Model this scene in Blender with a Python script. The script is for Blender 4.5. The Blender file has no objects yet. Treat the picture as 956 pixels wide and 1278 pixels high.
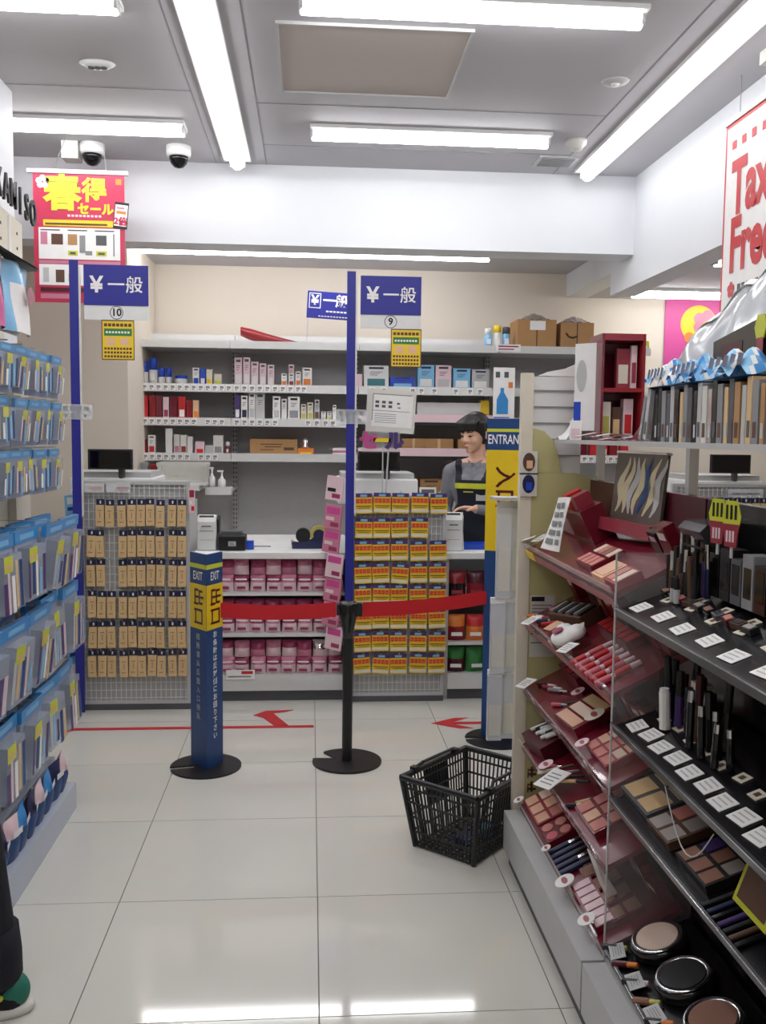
import bpy, math, random
from mathutils import Matrix, Vector
random.seed(7)
PI = math.pi
SC = bpy.context.scene
COL = SC.collection

# ------------------------------------------------------------------ camera
cd = bpy.data.cameras.new('camera')
cd.sensor_fit = 'VERTICAL'; cd.sensor_height = 36.0; cd.lens = 1170.0 / 1278.0 * 36.0
cd.clip_start = 0.05
cam = bpy.data.objects.new('camera', cd); COL.objects.link(cam)
cam.matrix_world = Matrix(((0.99701345, -0.004686, -0.07708584, 0.0),
                           (-0.07643043, 0.08322424, -0.99359555, 0.0),
                           (0.0110714, 0.99651983, 0.08261754, 1.424),
                           (0, 0, 0, 1)))
SC.camera = cam
# ------------------------------------------------------------------ world and exposure
w = bpy.data.worlds.new('world'); SC.world = w; w.use_nodes = True
w.node_tree.nodes['Background'].inputs[0].default_value = (0.86, 0.9, 1.0, 1)
w.node_tree.nodes['Background'].inputs[1].default_value = 0.2
SC.view_settings.view_transform = 'Standard'; SC.view_settings.look = 'None'
SC.view_settings.gamma = 1.0; SC.view_settings.use_curve_mapping = False
SC.view_settings.exposure = 0.2
LAMP = 19.0          # emission strength of the cross tubes
LAMP_LONG = 8.5      # emission strength of the two long tubes
SC.cycles.max_bounces = 8; SC.cycles.transparent_max_bounces = 16
SC.cycles.sample_clamp_indirect = 6.0

# ------------------------------------------------------------------ materials
MATS = {}
def lin(c):
    c /= 255.0
    return c / 12.92 if c <= 0.04045 else ((c + 0.055) / 1.055) ** 2.4
def mat(name, rgb=None, rough=0.5, metal=0.0, var=0.06, scale=18.0, emit=0.0, alpha=1.0, trans=0.0, spec=0.5, coat=0.0):
    if name in MATS: return MATS[name]
    m = bpy.data.materials.new(name); m.use_nodes = True
    nt = m.node_tree; b = nt.nodes['Principled BSDF']
    c = tuple(lin(v) for v in rgb)
    b.inputs['Roughness'].default_value = rough; b.inputs['Metallic'].default_value = metal
    b.inputs['Specular IOR Level'].default_value = spec
    b.inputs['Coat Weight'].default_value = coat
    b.inputs['Base Color'].default_value = c + (1,)
    if var > 0:
        tc = nt.nodes.new('ShaderNodeTexCoord'); n = nt.nodes.new('ShaderNodeTexNoise')
        n.inputs['Scale'].default_value = scale; n.inputs['Detail'].default_value = 3
        r = nt.nodes.new('ShaderNodeMapRange'); r.inputs['To Min'].default_value = 1 - var; r.inputs['To Max'].default_value = 1 + var
        mx = nt.nodes.new('ShaderNodeVectorMath'); mx.operation = 'SCALE'; mx.inputs[0].default_value = c
        nt.links.new(tc.outputs['Object'], n.inputs['Vector']); nt.links.new(n.outputs['Fac'], r.inputs['Value'])
        nt.links.new(r.outputs['Result'], mx.inputs['Scale']); nt.links.new(mx.outputs['Vector'], b.inputs['Base Color'])
    if emit > 0:
        b.inputs['Emission Color'].default_value = c + (1,); b.inputs['Emission Strength'].default_value = emit
    if trans > 0:
        b.inputs['Transmission Weight'].default_value = trans
    if alpha < 1: b.inputs['Alpha'].default_value = alpha
    MATS[name] = m
    return m
def M(name): return MATS[name]
W_ = (235, 235, 233)
mat('white', (226, 226, 224), 0.45)
mat('paper', (238, 236, 234), 0.6)
mat('offwhite', (214, 212, 205), 0.5)
mat('cream', (222, 214, 196), 0.5)
mat('lgrey', (188, 188, 188), 0.45)
mat('grey', (140, 140, 142), 0.5)
mat('dgrey', (84, 84, 88), 0.5)
mat('black', (22, 22, 25), 0.45)
mat('gblack', (16, 15, 19), 0.22, coat=0.3)
mat('navy', (28, 34, 74), 0.4)
mat('navy2', (20, 62, 118), 0.45)
mat('blue', (34, 76, 190), 0.4)
mat('sblue', (32, 36, 140), 0.45)
mat('lblue', (126, 186, 226), 0.35)
mat('cyan', (58, 140, 205), 0.3)
mat('teal', (60, 120, 128), 0.4)
mat('red', (196, 34, 40), 0.45)
mat('dred', (140, 24, 34), 0.35)
mat('tape', (196, 44, 48), 0.55)
mat('belt', (196, 22, 34), 0.6)
mat('burg', (112, 22, 40), 0.25, coat=0.3)
mat('burgd', (78, 16, 30), 0.3)
mat('burgl', (150, 52, 66), 0.3)
mat('pink', (198, 124, 148), 0.35)
mat('pinkd', (150, 52, 90), 0.35)
mat('pinkl', (228, 200, 206), 0.35)
mat('magenta', (204, 74, 146), 0.45)
mat('posterred', (190, 46, 80), 0.4)
mat('yellow', (240, 204, 44), 0.45)
mat('syellow', (226, 190, 22), 0.45)
mat('orange', (226, 128, 50), 0.45)
mat('lime', (200, 204, 56), 0.45)
mat('green', (52, 128, 60), 0.5)
mat('kraft', (176, 134, 88), 0.7, var=0.1)
mat('tan', (214, 182, 134), 0.55)
mat('peach', (232, 186, 150), 0.4)
mat('brown', (92, 62, 46), 0.5)
mat('gold', (190, 182, 92), 0.35, var=0.08, scale=6)
mat('purple', (70, 46, 110), 0.45)
mat('skin', (226, 178, 150), 0.5)
mat('lip', (196, 124, 112), 0.45)
mat('hair', (26, 20, 22), 0.45)
mat('cloth_grey', (128, 128, 136), 0.85, var=0.12, scale=60)
mat('cloth_navy', (26, 28, 44), 0.85, var=0.12, scale=60)
mat('pants', (14, 16, 28), 0.85, var=0.12, scale=60)
mat('metal', (190, 192, 196), 0.3, 0.9, var=0.03)
mat('chrome', (225, 228, 232), 0.15, 1.0, var=0.0)
mat('dark_glass', (10, 10, 12), 0.08, var=0)
mat('foil', (235, 225, 228), 0.12, 0.85, var=0.05)
def acrylic(name, rgb, a, rough=0.08):
    m = mat(name, rgb, rough, var=0.0, alpha=a); return m
acrylic('clear', (236, 240, 242), 0.16)
acrylic('clear2', (232, 236, 240), 0.34)
acrylic('clearpink', (222, 130, 150), 0.45)
acrylic('clearblue', (140, 186, 220), 0.55)
acrylic('goldclear', (208, 202, 146), 0.84, 0.25)
mat('lamp', (250, 250, 252), 0.4, var=0, emit=LAMP); mat('lamp_long', (250, 250, 252), 0.4, var=0, emit=LAMP_LONG)
mat('led', (150, 170, 255), 0.4, var=0, emit=2.0)

# ------------------------------------------------------------------ mesh helpers
class MB:
    def __init__(s): s.v = []; s.f = []; s.m = []
    def poly(s, pts, m=0):
        b = len(s.v); s.v += [tuple(p) for p in pts]; s.f.append(tuple(range(b, b + len(pts)))); s.m.append(m); return s
    def box(s, x0, x1, y0, y1, z0, z1, m=0, mf=None):
        b = len(s.v)
        s.v += [(x0, y0, z0), (x1, y0, z0), (x1, y1, z0), (x0, y1, z0), (x0, y0, z1), (x1, y0, z1), (x1, y1, z1), (x0, y1, z1)]
        for i, q in enumerate(((0, 3, 2, 1), (4, 5, 6, 7), (0, 1, 5, 4), (1, 2, 6, 5), (2, 3, 7, 6), (3, 0, 4, 7))):
            s.f.append(tuple(b + k for k in q)); s.m.append(mf if (mf is not None and i == 2) else m)
        return s
    def prism(s, pts, axis, a0, a1, m=0):
        # polygon in the two other axes, extruded along axis
        def P(p, a):
            return {'x': (a, p[0], p[1]), 'y': (p[0], a, p[1]), 'z': (p[0], p[1], a)}[axis]
        n = len(pts); b = len(s.v)
        s.v += [P(p, a0) for p in pts] + [P(p, a1) for p in pts]
        s.f.append(tuple(range(b, b + n))); s.f.append(tuple(reversed(range(b + n, b + 2 * n)))); s.m += [m, m]
        for i in range(n):
            j = (i + 1) % n; s.f.append((b + i, b + n + i, b + n + j, b + j)); s.m.append(m)
        return s
    def cyl(s, p0, p1, r0, r1=None, n=12, m=0, cap=True):
        r1 = r0 if r1 is None else r1
        p0 = Vector(p0); p1 = Vector(p1); d = (p1 - p0).normalized()
        u = d.orthogonal().normalized(); w2 = d.cross(u); b = len(s.v)
        for p, r in ((p0, r0), (p1, r1)):
            for i in range(n):
                a = 2 * PI * i / n; s.v.append(tuple(p + u * (r * math.cos(a)) + w2 * (r * math.sin(a))))
        for i in range(n):
            j = (i + 1) % n; s.f.append((b + i, b + j, b + n + j, b + n + i)); s.m.append(m)
        if cap:
            s.f.append(tuple(reversed(range(b, b + n)))); s.f.append(tuple(range(b + n, b + 2 * n))); s.m += [m, m]
        return s
    def tube(s, path, r, n=6, m=0):
        for a, c in zip(path[:-1], path[1:]): s.cyl(a, c, r, n=n, m=m)
        return s
    def lathe(s, prof, n=16, m=0, c=(0, 0, 0), sx=1, sy=1, mz=None):
        b = len(s.v); k = len(prof)
        for (r, z) in prof:
            for i in range(n):
                a = 2 * PI * i / n; s.v.append((c[0] + r * sx * math.cos(a), c[1] + r * sy * math.sin(a), c[2] + z))
        for q in range(k - 1):
            mm = m if mz is None else mz[q]
            for i in range(n):
                j = (i + 1) % n; s.f.append((b + q * n + i, b + q * n + j, b + (q + 1) * n + j, b + (q + 1) * n + i)); s.m.append(mm)
        if prof[0][0] > 1e-5: s.f.append(tuple(reversed(range(b, b + n)))); s.m.append(m if mz is None else mz[0])
        if prof[-1][0] > 1e-5: s.f.append(tuple(range(b + (k - 1) * n, b + k * n))); s.m.append(m if mz is None else mz[-1])
        return s
    def grid(s, fn, nu, nv, m=0, mfn=None):
        b = len(s.v)
        for j in range(nv + 1):
            for i in range(nu + 1): s.v.append(tuple(fn(i / nu, j / nv)))
        for j in range(nv):
            for i in range(nu):
                q = b + j * (nu + 1) + i; s.f.append((q, q + 1, q + nu + 2, q + nu + 1)); s.m.append(mfn((i + .5) / nu, (j + .5) / nv) if mfn else m)
        return s
    def rect(s, x0, x1, z0, z1, y, m=0):      # flat print facing -y
        return s.poly([(x0, y, z0), (x1, y, z0), (x1, y, z1), (x0, y, z1)], m)
    def tf(s, mw, start=0):
        for i in range(start, len(s.v)): s.v[i] = tuple(mw @ Vector(s.v[i]))
        return s
    def mesh(s, name, mats, smooth=False):
        me = bpy.data.meshes.new(name); me.from_pydata(s.v, [], s.f)
        for q in (mats if isinstance(mats, (list, tuple)) else [mats]): me.materials.append(MATS[q] if isinstance(q, str) else q)
        me.polygons.foreach_set('material_index', s.m)
        if smooth: me.polygons.foreach_set('use_smooth', [True] * len(s.f))
        me.update(); return me
    def build(s, name, mats, parent=None, loc=(0, 0, 0), rz=0, smooth=False):
        return link(name, s.mesh(name, mats, smooth), parent, loc, rz)
def link(name, data, parent=None, loc=(0, 0, 0), rz=0, rot=None):
    o = bpy.data.objects.new(name, data); COL.objects.link(o)
    o.location = loc; o.rotation_euler = rot if rot else (0, 0, rz)
    if parent: o.parent = parent
    return o
def tag(o, label, cat, group=None, kind=None):
    o['label'] = label; o['category'] = cat
    if group: o['group'] = group
    if kind: o['kind'] = kind
    return o
def thing(name, label, cat, loc=(0, 0, 0), rz=0, group=None, rot=None):
    return tag(link(name, None, None, loc, rz, rot), label, cat, group)
def struct(o, label=None):
    o['kind'] = 'structure'
    if label: o['label'] = label
    return o
def copy_tree(o, parent=None, loc=None, rz=None):
    c = o.copy(); COL.objects.link(c); c.parent = parent
    if loc is not None: c.location = loc
    if rz is not None: c.rotation_euler = (0, 0, rz)
    for ch in [x for x in KIDS.get(o.name, [])]: copy_tree(ch, c)
    KIDS[c.name] = []
    return c
KIDS = {}
def kids(o, *cs): KIDS[o.name] = list(cs); return o
def bevel(o, w_=0.004, seg=2):
    b = o.modifiers.new('bevel', 'BEVEL'); b.width = w_; b.segments = seg; b.limit_method = 'ANGLE'; return o
ORD = ['first', 'second', 'third', 'fourth', 'fifth', 'sixth', 'seventh', 'eighth', 'ninth', 'tenth', 'eleventh', 'twelfth', 'thirteenth', 'fourteenth', 'fifteenth', 'sixteenth', 'seventeenth', 'eighteenth', 'nineteenth', 'twentieth']
def text(body, size, m, parent, loc, rot=(PI / 2, 0, 0), name='lettering', sx=1.0, bold=0.0, ext=0.0, align='CENTER', spacing=1.0):
    """flat lettering turned into a mesh; by default upright, facing -y"""
    c = bpy.data.curves.new('t', 'FONT'); c.body = body; c.size = size; c.align_x = align; c.align_y = 'CENTER'
    c.extrude = ext; c.offset = bold; c.resolution_u = 3; c.space_character = spacing
    o = bpy.data.objects.new('t', c); COL.objects.link(o)
    dg = bpy.context.evaluated_depsgraph_get(); dg.update()
    me = bpy.data.meshes.new_from_object(o.evaluated_get(dg)); me.name = name
    bpy.data.objects.remove(o); bpy.data.curves.remove(c)
    if sx != 1.0:
        for v in me.vertices: v.co.x *= sx
    me.materials.clear(); me.materials.append(MATS[m] if isinstance(m, str) else m)
    return link(name, me, parent, loc, 0, rot)
def smooth_sub(o, lv=1):
    s_ = o.modifiers.new('sub', 'SUBSURF'); s_.levels = lv; s_.render_levels = lv; return o

# ------------------------------------------------------------------ the room
def tile_mat():
    m = mat('floor_tile', (210, 208, 200), 0.06, var=0.03, scale=3, spec=0.5)
    return m
tile_mat(); mat('grout', (120, 120, 116), 0.8)
mat('ceil', (186, 184, 188), 0.7, var=0.03, scale=5)
mat('beamwhite', (226, 228, 232), 0.6, var=0.02, scale=5)
mat('wallcream', (222, 212, 198), 0.7, var=0.03, scale=4)
mat('hatchm', (196, 186, 180), 0.7, var=0.03)
floor = struct(MB().box(-3.2, 4.4, -3, 7.05, -0.06, -0.004).build('floor', 'grout'))
tm = MB(); g_ = 0.0016
tm.box(-.3 + g_, .3 - g_, -.3 + g_, .3 - g_, -0.02, 0.0)
tme = tm.mesh('tile', 'floor_tile')
for i in range(-5, 8):
    for j in range(-8, 9):
        x = 0.027 + .3 + .6 * (i - 1); y = 2.19 + .3 + .6 * (j - 1)
        if x + .3 < -3.2 or x - .3 > 4.4 or y + .3 > 7.1: continue
        link('tile', tme, floor, (x, y, random.uniform(-.0004, 0)), 0)
struct(MB().box(-3.2, 4.4, -3, 5.53, 2.95, 3.05).build('ceiling', 'ceil'))
beam = struct(MB().box(-3.2, 1.9, 5.53, 5.75, 2.50, 3.05).build('wall_beam', 'beamwhite'))
struct(MB().box(-3.2, 2.05, 5.75, 7.05, 2.63, 2.7).build('ceiling_alcove', 'ceil'))
struct(MB().box(1.9, 2.06, -3, 5.95, 2.32, 2.95).build('wall_soffit', 'beamwhite'))
struct(MB().box(2.06, 4.4, -3, 7.05, 2.46, 2.52).build('ceiling_bay', 'ceil'))
struct(MB().box(1.9, 2.06, 5.95, 7.05, 2.46, 2.66).build('wall_step', 'beamwhite'))
struct(MB().box(-3.2, 4.4, 7.0, 7.1, 0, 2.75).build('wall_back', 'wallcream'))
struct(MB().box(-3.3, -3.2, -3, 7.1, 0, 3.0).build('wall_left', 'wallcream'))
struct(MB().box(4.4, 4.5, -3, 7.1, 0, 3.0).build('wall_right', 'wallcream'))
struct(MB().box(-3.3, 4.5, -3.1, -3, 0, 3.0).build('wall_front', 'wallcream'))
# square pillar by the tills, with a dark base strip
pl = struct(MB().box(-2.6, -1.13, 5.95, 6.98, 0, 2.63).build('wall_pillar', 'wallcream'))
struct(MB().box(-2.62, -1.115, 5.93, 5.95, 0, .09).build('baseboard_pillar', 'grey'))
struct(MB().box(-2.2, -1.355, 4.05, 4.5, 0, 2.95).build('wall_column', 'beamwhite'))
# ceiling fluorescents
def tube_light(label, x0, x1, y0, y1, z, along='x', grp='long ceiling fluorescent lights', wd=.035):
    L = (x1 - x0) if along == 'x' else (y1 - y0)
    t = thing('ceiling_light', label, 'light', ((x0 + x1) / 2, (y0 + y1) / 2, z), 0 if along == 'x' else PI / 2, grp)
    MB().box(-L / 2 - .01, L / 2 + .01, -.075, .075, -.018, 0).build('housing', 'white', t)
    b = MB(); n = 8
    pts = [(wd * math.cos(PI + PI * i / n), -.018 + 1.2 * wd * math.sin(PI + PI * i / n)) for i in range(n + 1)]
    b.prism(pts, 'x', -L / 2, L / 2)
    b.build('diffuser', 'lamp' if along == 'x' else 'lamp_long', t)
    for sx in (-1, 1):
        MB().box(sx * L / 2 - .006, sx * L / 2 + .006, -wd * 1.05, wd * 1.05, -.05, 0).build('end_cap', 'lgrey', t)
    return t
CZ = 2.95
tube_light('ceiling tube light over the middle aisle, in front of the wall beam', 0.0, 1.2, 4.81, 4.91, CZ)
tube_light('ceiling tube light beside the square access hatch, at the frame top', -.04, 1.18, 3.39, 3.49, CZ)
tube_light('ceiling tube light behind the white column, above the red sale poster', -1.68, -.64, 4.83, 4.93, CZ)
tube_light('ceiling tube light cut by the top edge of the frame, beside the column', -1.75, -.69, 3.45, 3.57, CZ)
tube_light('long tube light running away from the camera, over the red sale poster side', -.45, -.38, -1.0, 5.42, CZ, 'y', wd=.04)
tube_light('long tube light running away from the camera along the white soffit wall', 1.53, 1.62, -1.0, 5.42, CZ, 'y', wd=.04)
tube_light('tube light tucked behind the wall beam above the cosmetics shelves', -1.15, 1.17, 6.22, 6.3, 2.63)
tube_light('short tube light in the low bay above the pink poster', 2.25, 3.5, 6.5, 6.6, 2.46)
tube_light('short tube light in the low bay beside the tax free sign', 2.3, 3.5, 5.25, 5.35, 2.46)
for k, (x0, x1, y) in enumerate(((-.04, 1.18, 1.9), (-.04, 1.18, .4), (-1.75, -.6, 2.0), (-1.75, -.6, .4))):  # unseen tubes added for more light, carrying on the ceiling rows
    tube_light('added unseen ceiling tube light outside the picture, ' + ['over the makeup stand', 'behind the makeup stand', 'over the customer', 'behind the customer'][k], x0, x1, y - .05, y + .05, CZ)
# thin shadow gaps in the ceiling boards
for k, (x0, x1, y0, y1) in enumerate(((-.545, -.541, -3, 5.53), (-.262, -.258, -3, 5.53), (1.40, 1.404, -3, 5.53), (-.258, 1.40, 4.52, 4.524), (-.258, 1.40, 5.15, 5.153), (-3.2, -.545, 4.40, 4.404))):
    struct(MB().box(x0, x1, y0, y1, 2.948, 2.951).build('trim_%d' % (k + 1), 'grey'))
# ceiling fittings
t = thing('access_hatch', 'square beige access hatch in the ceiling', 'hatch', (0.235, 3.99, CZ))
MB().box(-.365, .365, -.345, .345, -.006, 0).build('panel', 'hatchm', t)
for (a, b, c, d) in ((-.375, .375, -.355, -.345), (-.375, .375, .345, .355), (-.375, -.365, -.345, .345), (.365, .375, -.345, .345)):
    MB().box(a, b, c, d, -.012, 0).build('frame_bar', 'lgrey', t)
t = thing('ceiling_vent', 'grey slotted ceiling vent near the soffit corner', 'vent', (1.35, 5.27, CZ))
MB().box(-.11, .11, -.09, .09, -.008, 0).build('frame', 'lgrey', t)
for k in range(7): MB().box(-.09, .09, -.075 + k * .022, -.063 + k * .022, -.014, -.008).build('slat', 'grey', t)
t = thing('smoke_detector', 'round white smoke detector beside the ceiling vent', 'detector', (1.36, 4.9, CZ))
MB().lathe([(.055, 0), (.055, -.02), (.04, -.035), (.03, -.05), (0, -.05)][::-1], 20).build('body', 'offwhite', t, smooth=True)
t = thing('ceiling_speaker', 'small round recessed ceiling fitting with a silver rim', 'ceiling fitting', (1.3, 4.09, CZ))
MB().lathe([(0, -.012), (.03, -.012), (.055, -.006), (.06, 0)], 20).build('rim', 'lgrey', t, smooth=True)
MB().lathe([(0, -.022), (.014, -.02), (.02, -.011)], 14).build('sensor', 'white', t, smooth=True)
t = thing('emergency_light', 'small oval ceiling fitting with two dark lenses', 'ceiling fitting', (-.894, 4.13, CZ))
MB().lathe([(0, -.016), (.05, -.014), (.075, 0)], 20, sy=.7).build('plate', 'white', t, smooth=True)
for s in (-1, 0, 1): MB().lathe([(0, -.024), (.012, -.022), (.016, -.012)], 10, c=(s * .026, 0, 0)).build('lens', 'dgrey', t, smooth=True)
for (x, y, lb) in ((-1.172, 5.255, 'dome security camera above the red sale poster'), (-.715, 5.245, 'dome security camera nearer the long tube light')):
    t = thing('security_camera', lb, 'camera', (x, y, CZ), 0, 'dome security cameras on the ceiling')
    MB().lathe([(.06, -.055), (.066, -.04), (.066, 0)], 20).build('housing', 'white', t, smooth=True)
    MB().lathe([(0, -.115), (.025, -.108), (.042, -.09), (.05, -.07), (.052, -.055)], 20).build('dome', 'dark_glass', t, smooth=True)
MB().box(-1.32, -1.235, 5.2, 5.3, 2.86, 2.95).build('camera_junction_box', 'offwhite')
tag(bpy.data.objects['camera_junction_box'], 'white junction box beside the dome camera over the poster', 'junction box')

# ------------------------------------------------------------------ wall shelving behind the tills
SF = 6.50            # shelf fronts
mat('steel_grey', (150, 150, 152), 0.5); mat('backpanel', (190, 188, 190), 0.55); mat('shelfwhite', (214, 214, 212), 0.35)
tagmesh = MB().box(-.019, .019, -.002, 0, -.021, .021, 0).rect(-.013, .013, -.004, .013, -.0024, 1).rect(-.013, .004, -.014, -.009, -.0024, 2).mesh('price_tag', ['paper', 'grey', 'black'])
def shelf_unit(label, x0, x1, levels, zback0, tags=True, post=True):
    t = thing('wall_shelf_unit', label, 'shelf unit', ((x0 + x1) / 2, 0, 0), 0, 'wall shelving behind the tills')
    w2 = (x1 - x0) / 2
    MB().box(-w2, w2, 6.90, 6.93, 0, 2.02).build('back_panel', 'backpanel', t)
    for s in (-1, 1):
        u = MB().box(s * w2 - (.018 if s > 0 else 0), s * w2 + (.018 if s < 0 else 0), 6.84, 6.9, 0, 2.02).build('upright', 'lgrey', t)
        b = MB()
        for k in range(46): b.box(s * (w2 - .009) - .003, s * (w2 - .009) + .003, 6.838, 6.841, .5 + k * .033, .518 + k * .033)
        b.build('slot_strip', 'black', u)
    for (z, yf, kind, tg) in levels:
        sh = MB().box(-w2 + .002, w2 - .002, yf, 6.9, z - .025, z).build('shelf', 'shelfwhite' if kind != 'dark' else 'black', t)
        if kind == 'rail':
            MB().box(-w2 + .002, w2 - .002, yf - .012, yf, z - .048, z + .008).build('price_rail', 'shelfwhite', sh)
            for px_ in tg: link('price_tag', tagmesh, sh, (px_ - (x0 + x1) / 2, yf - .0125, z - .02))
        elif kind == 'top':
            MB().box(-w2 + .002, w2 - .002, yf - .015, yf + .01, z - .03, z + .02).build('front_lip', 'shelfwhite', sh)
            MB().box(-w2 + .002, w2 - .002, 6.86, 6.9, z, z + .10).build('upstand', 'shelfwhite', sh)
        elif kind == 'dark':
            MB().box(-w2 + .002, w2 - .002, yf - .006, yf + .05, z, z + .055).build('leaflet_strip', 'pinkl', sh)
    return t
TA = [-1.17 + .047 * i for i in range(14)]
shelf_unit('wall shelving section beside the pillar with blue, red and white cosmetics', -1.215, -.545,
           [(2.02, 6.45, 'top', []), (1.745, SF, 'rail', TA), (1.515, SF, 'rail', TA[:9] + TA[10:13]), (1.275, SF, 'rail', TA[::1][:8] + TA[9:12])], 0)
TB = [-.505 + .052 * i for i in range(9)]
shelf_unit('wall shelving section in the middle with tall white cartons', -.545, .325,
           [(2.02, 6.45, 'top', []), (1.745, SF, 'rail', TB + [-.05]), (1.515, SF, 'rail', TB[:6] + [-.02, .04, .1, .15]), (1.275, SF, 'rail', [])], 0)
shelf_unit('wall shelving section over the clerk with kraft boxes and pink strips', .325, 1.285,
           [(2.02, 6.45, 'top', []), (1.745, SF, 'rail', [.42, .5, .7, .76, .85, 1.0, 1.1, 1.17]), (1.51, SF, 'dark', []), (1.275, SF, 'dark', [])], 0)
shelf_unit('wall shelving section beyond the makeup stand with red cosmetics', 1.285, 2.36,
           [(2.02, 6.45, 'top', []), (1.745, SF, 'rail', []), (1.515, SF, 'rail', []), (1.285, SF, 'rail', [1.5 + .047 * i for i in range(18)])], 0)

# --- cartons and bottles
def carton(name, label, x, z, w, h, d, body, accent=None, band=None, y=SF + .02, group=None, cat='carton', rz=0):
    o = MB().box(-w / 2, w / 2, 0, d, 0, h).build(name, body, None, (x, y, z), rz)
    tag(o, label, cat, group)
    if accent:
        MB().rect(-w * .36, w * .36, h * .08, h * .40, -.0006).build('accent_panel', accent, o)
    if band:
        b = MB().rect(-w * .3, w * .3, h * .84, h * .93, -.0007)
        for k in range(3): b.rect(-w * .25, w * (.25 - .1 * k), h * (.70 - .07 * k), h * (.72 - .07 * k), -.0007)
        b.build('printed_band', band, o)
    return o
def bottle(name, label, x, z, w, h, body, cap, y=SF + .06, group=None, capf=.3, cat='bottle', n=14):
    r = w / 2
    o = MB().lathe([(r * .9, 0), (r, h * .03), (r, h * (1 - capf) - .01), (r * .7, h * (1 - capf))], n).build(name, body, None, (x, y, z), 0, True)
    tag(o, label, cat, group)
    MB().lathe([(r * .98, h * (1 - capf) - .006), (r * .98, h * .95), (r * .8, h), (0, h)], n).build('cap', cap, o, smooth=True)
    MB().box(-r * .5, r * .5, -r - .001, -r + .004, h * .15, h * .42).build('label_patch', 'paper', o)
    return o
Z1, Z2, Z3 = 1.7462, 1.5162, 1.2762
g1 = 'cosmetics on the pillar-side wall shelves'
row = [(167.3, 176, 28), (177, 186.2, 28), (186.6, 197.3, 32), (198, 206.8, 20), (207.4, 215, 20)]
def X6(p): return p  # literal helper kept for readability
RA1 = [(-1.1846, .047, .155), (-1.1305, .047, .155), (-1.0743, .057, .18), (-1.0179, .047, .115), (-0.9702, .04, .115)]
for i, (x, w_, h) in enumerate(RA1):
    bottle('lotion_bottle', 'white bottle with deep blue cap, %s from the pillar on the upper shelf' % ORD[i], x, Z1, w_, h, 'white', 'blue', group=g1, capf=.42 if i < 3 else .5)
tag(MB().lathe([(.038, 0), (.042, .006), (.042, .04), (.04, .062), (0, .066)], 18, mz=[0, 1, 0, 0]).build('cream_jar', ['blue', 'white'], None, (-0.8870, 6.56, Z1), 0, True), 'wide blue jar with a white waist band on the upper shelf', 'jar', g1)
carton('carton', 'white and blue carton beside the blue jar on the upper shelf', -0.7827, Z1, .042, .115, .05, 'white', 'blue', 'navy', group=g1)
carton('carton', 'plain deep blue carton right next to a white and blue one', -0.7371, Z1, .036, .112, .05, 'blue', 'white', None, group=g1)
carton('carton', 'slim white carton with yellow edge on the upper shelf', -0.6920, Z1, .040, .105, .05, 'cream', 'yellow', None, group=g1)
carton('carton', 'short pale yellow carton, last item on the pillar-side upper shelf', -0.6343, Z1, .050, .075, .05, 'cream', 'lime', None, group=g1)
RA2 = [(171.5, .047, .155, 'red', None, 'bright red carton, first'), (181, .042, .155, 'red', None, 'bright red carton, second'), (190.7, .039, .155, 'dred', None, 'dark red carton, third'),
       (198.7, .04, .155, 'burg', None, 'burgundy carton, fourth'), (207.5, .038, .145, 'pinkl', 'pinkd', 'pale pink carton with darker base, fifth'), (217.3, .05, .15, 'burg', None, 'burgundy carton, sixth'),
       (227.3, .046, .15, 'red', 'paper', 'red carton with white print, seventh'), (236.4, .036, .125, 'dred', None, 'slim dark red carton, eighth'), (244.5, .038, .125, 'peach', 'orange', 'peach carton with orange panel, ninth')]
XA2 = [-1.1797, -1.1286, -1.0763, -1.0332, -0.9857, -0.9328, -0.8787, -0.8294, -0.7854]
for (p_, w_, h, bd, ac, lb), x in zip(RA2, XA2):
    carton('carton', lb + ' along the middle shelf beside the pillar', x, Z2, w_, h, .05, bd, ac, None, group=g1)
RA3 = [(.075, .095, 'dred', 'red', 'low wide red carton'), (.047, .125, 'white', 'red', 'white carton with dark top print'), (.044, .172, 'white', None, 'tallest plain white carton'), (.039, .132, 'offwhite', 'pink', 'slim off-white carton'),
       (.042, .128, 'offwhite', 'burgl', 'off-white carton with rose panel'), (.034, .118, 'white', None, 'slimmest white carton'), (.062, .085, 'pinkl', 'red', 'low pale pink carton'), (.054, .06, 'lgrey', None, 'flat light grey carton'), (.066, .128, 'offwhite', 'grey', 'broad off-white carton')]
XA3 = [-1.1555, -1.0839, -0.9674, -0.9144, -0.8694, -0.8261, -0.7594, -0.6958, -0.6343]
for (w_, h, bd, ac, lb), x in zip(RA3, XA3):
    carton('carton', lb + ' on the lowest shelf beside the pillar', x, Z3, w_, h, .05, bd, ac, 'dgrey' if 'dark top' in lb else None, group=g1)
bottle('pump_bottle', 'small red bottle at the end of the lowest pillar-side shelf', -0.5732, Z3, .03, .085, 'dred', 'white', group=g1)

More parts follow.
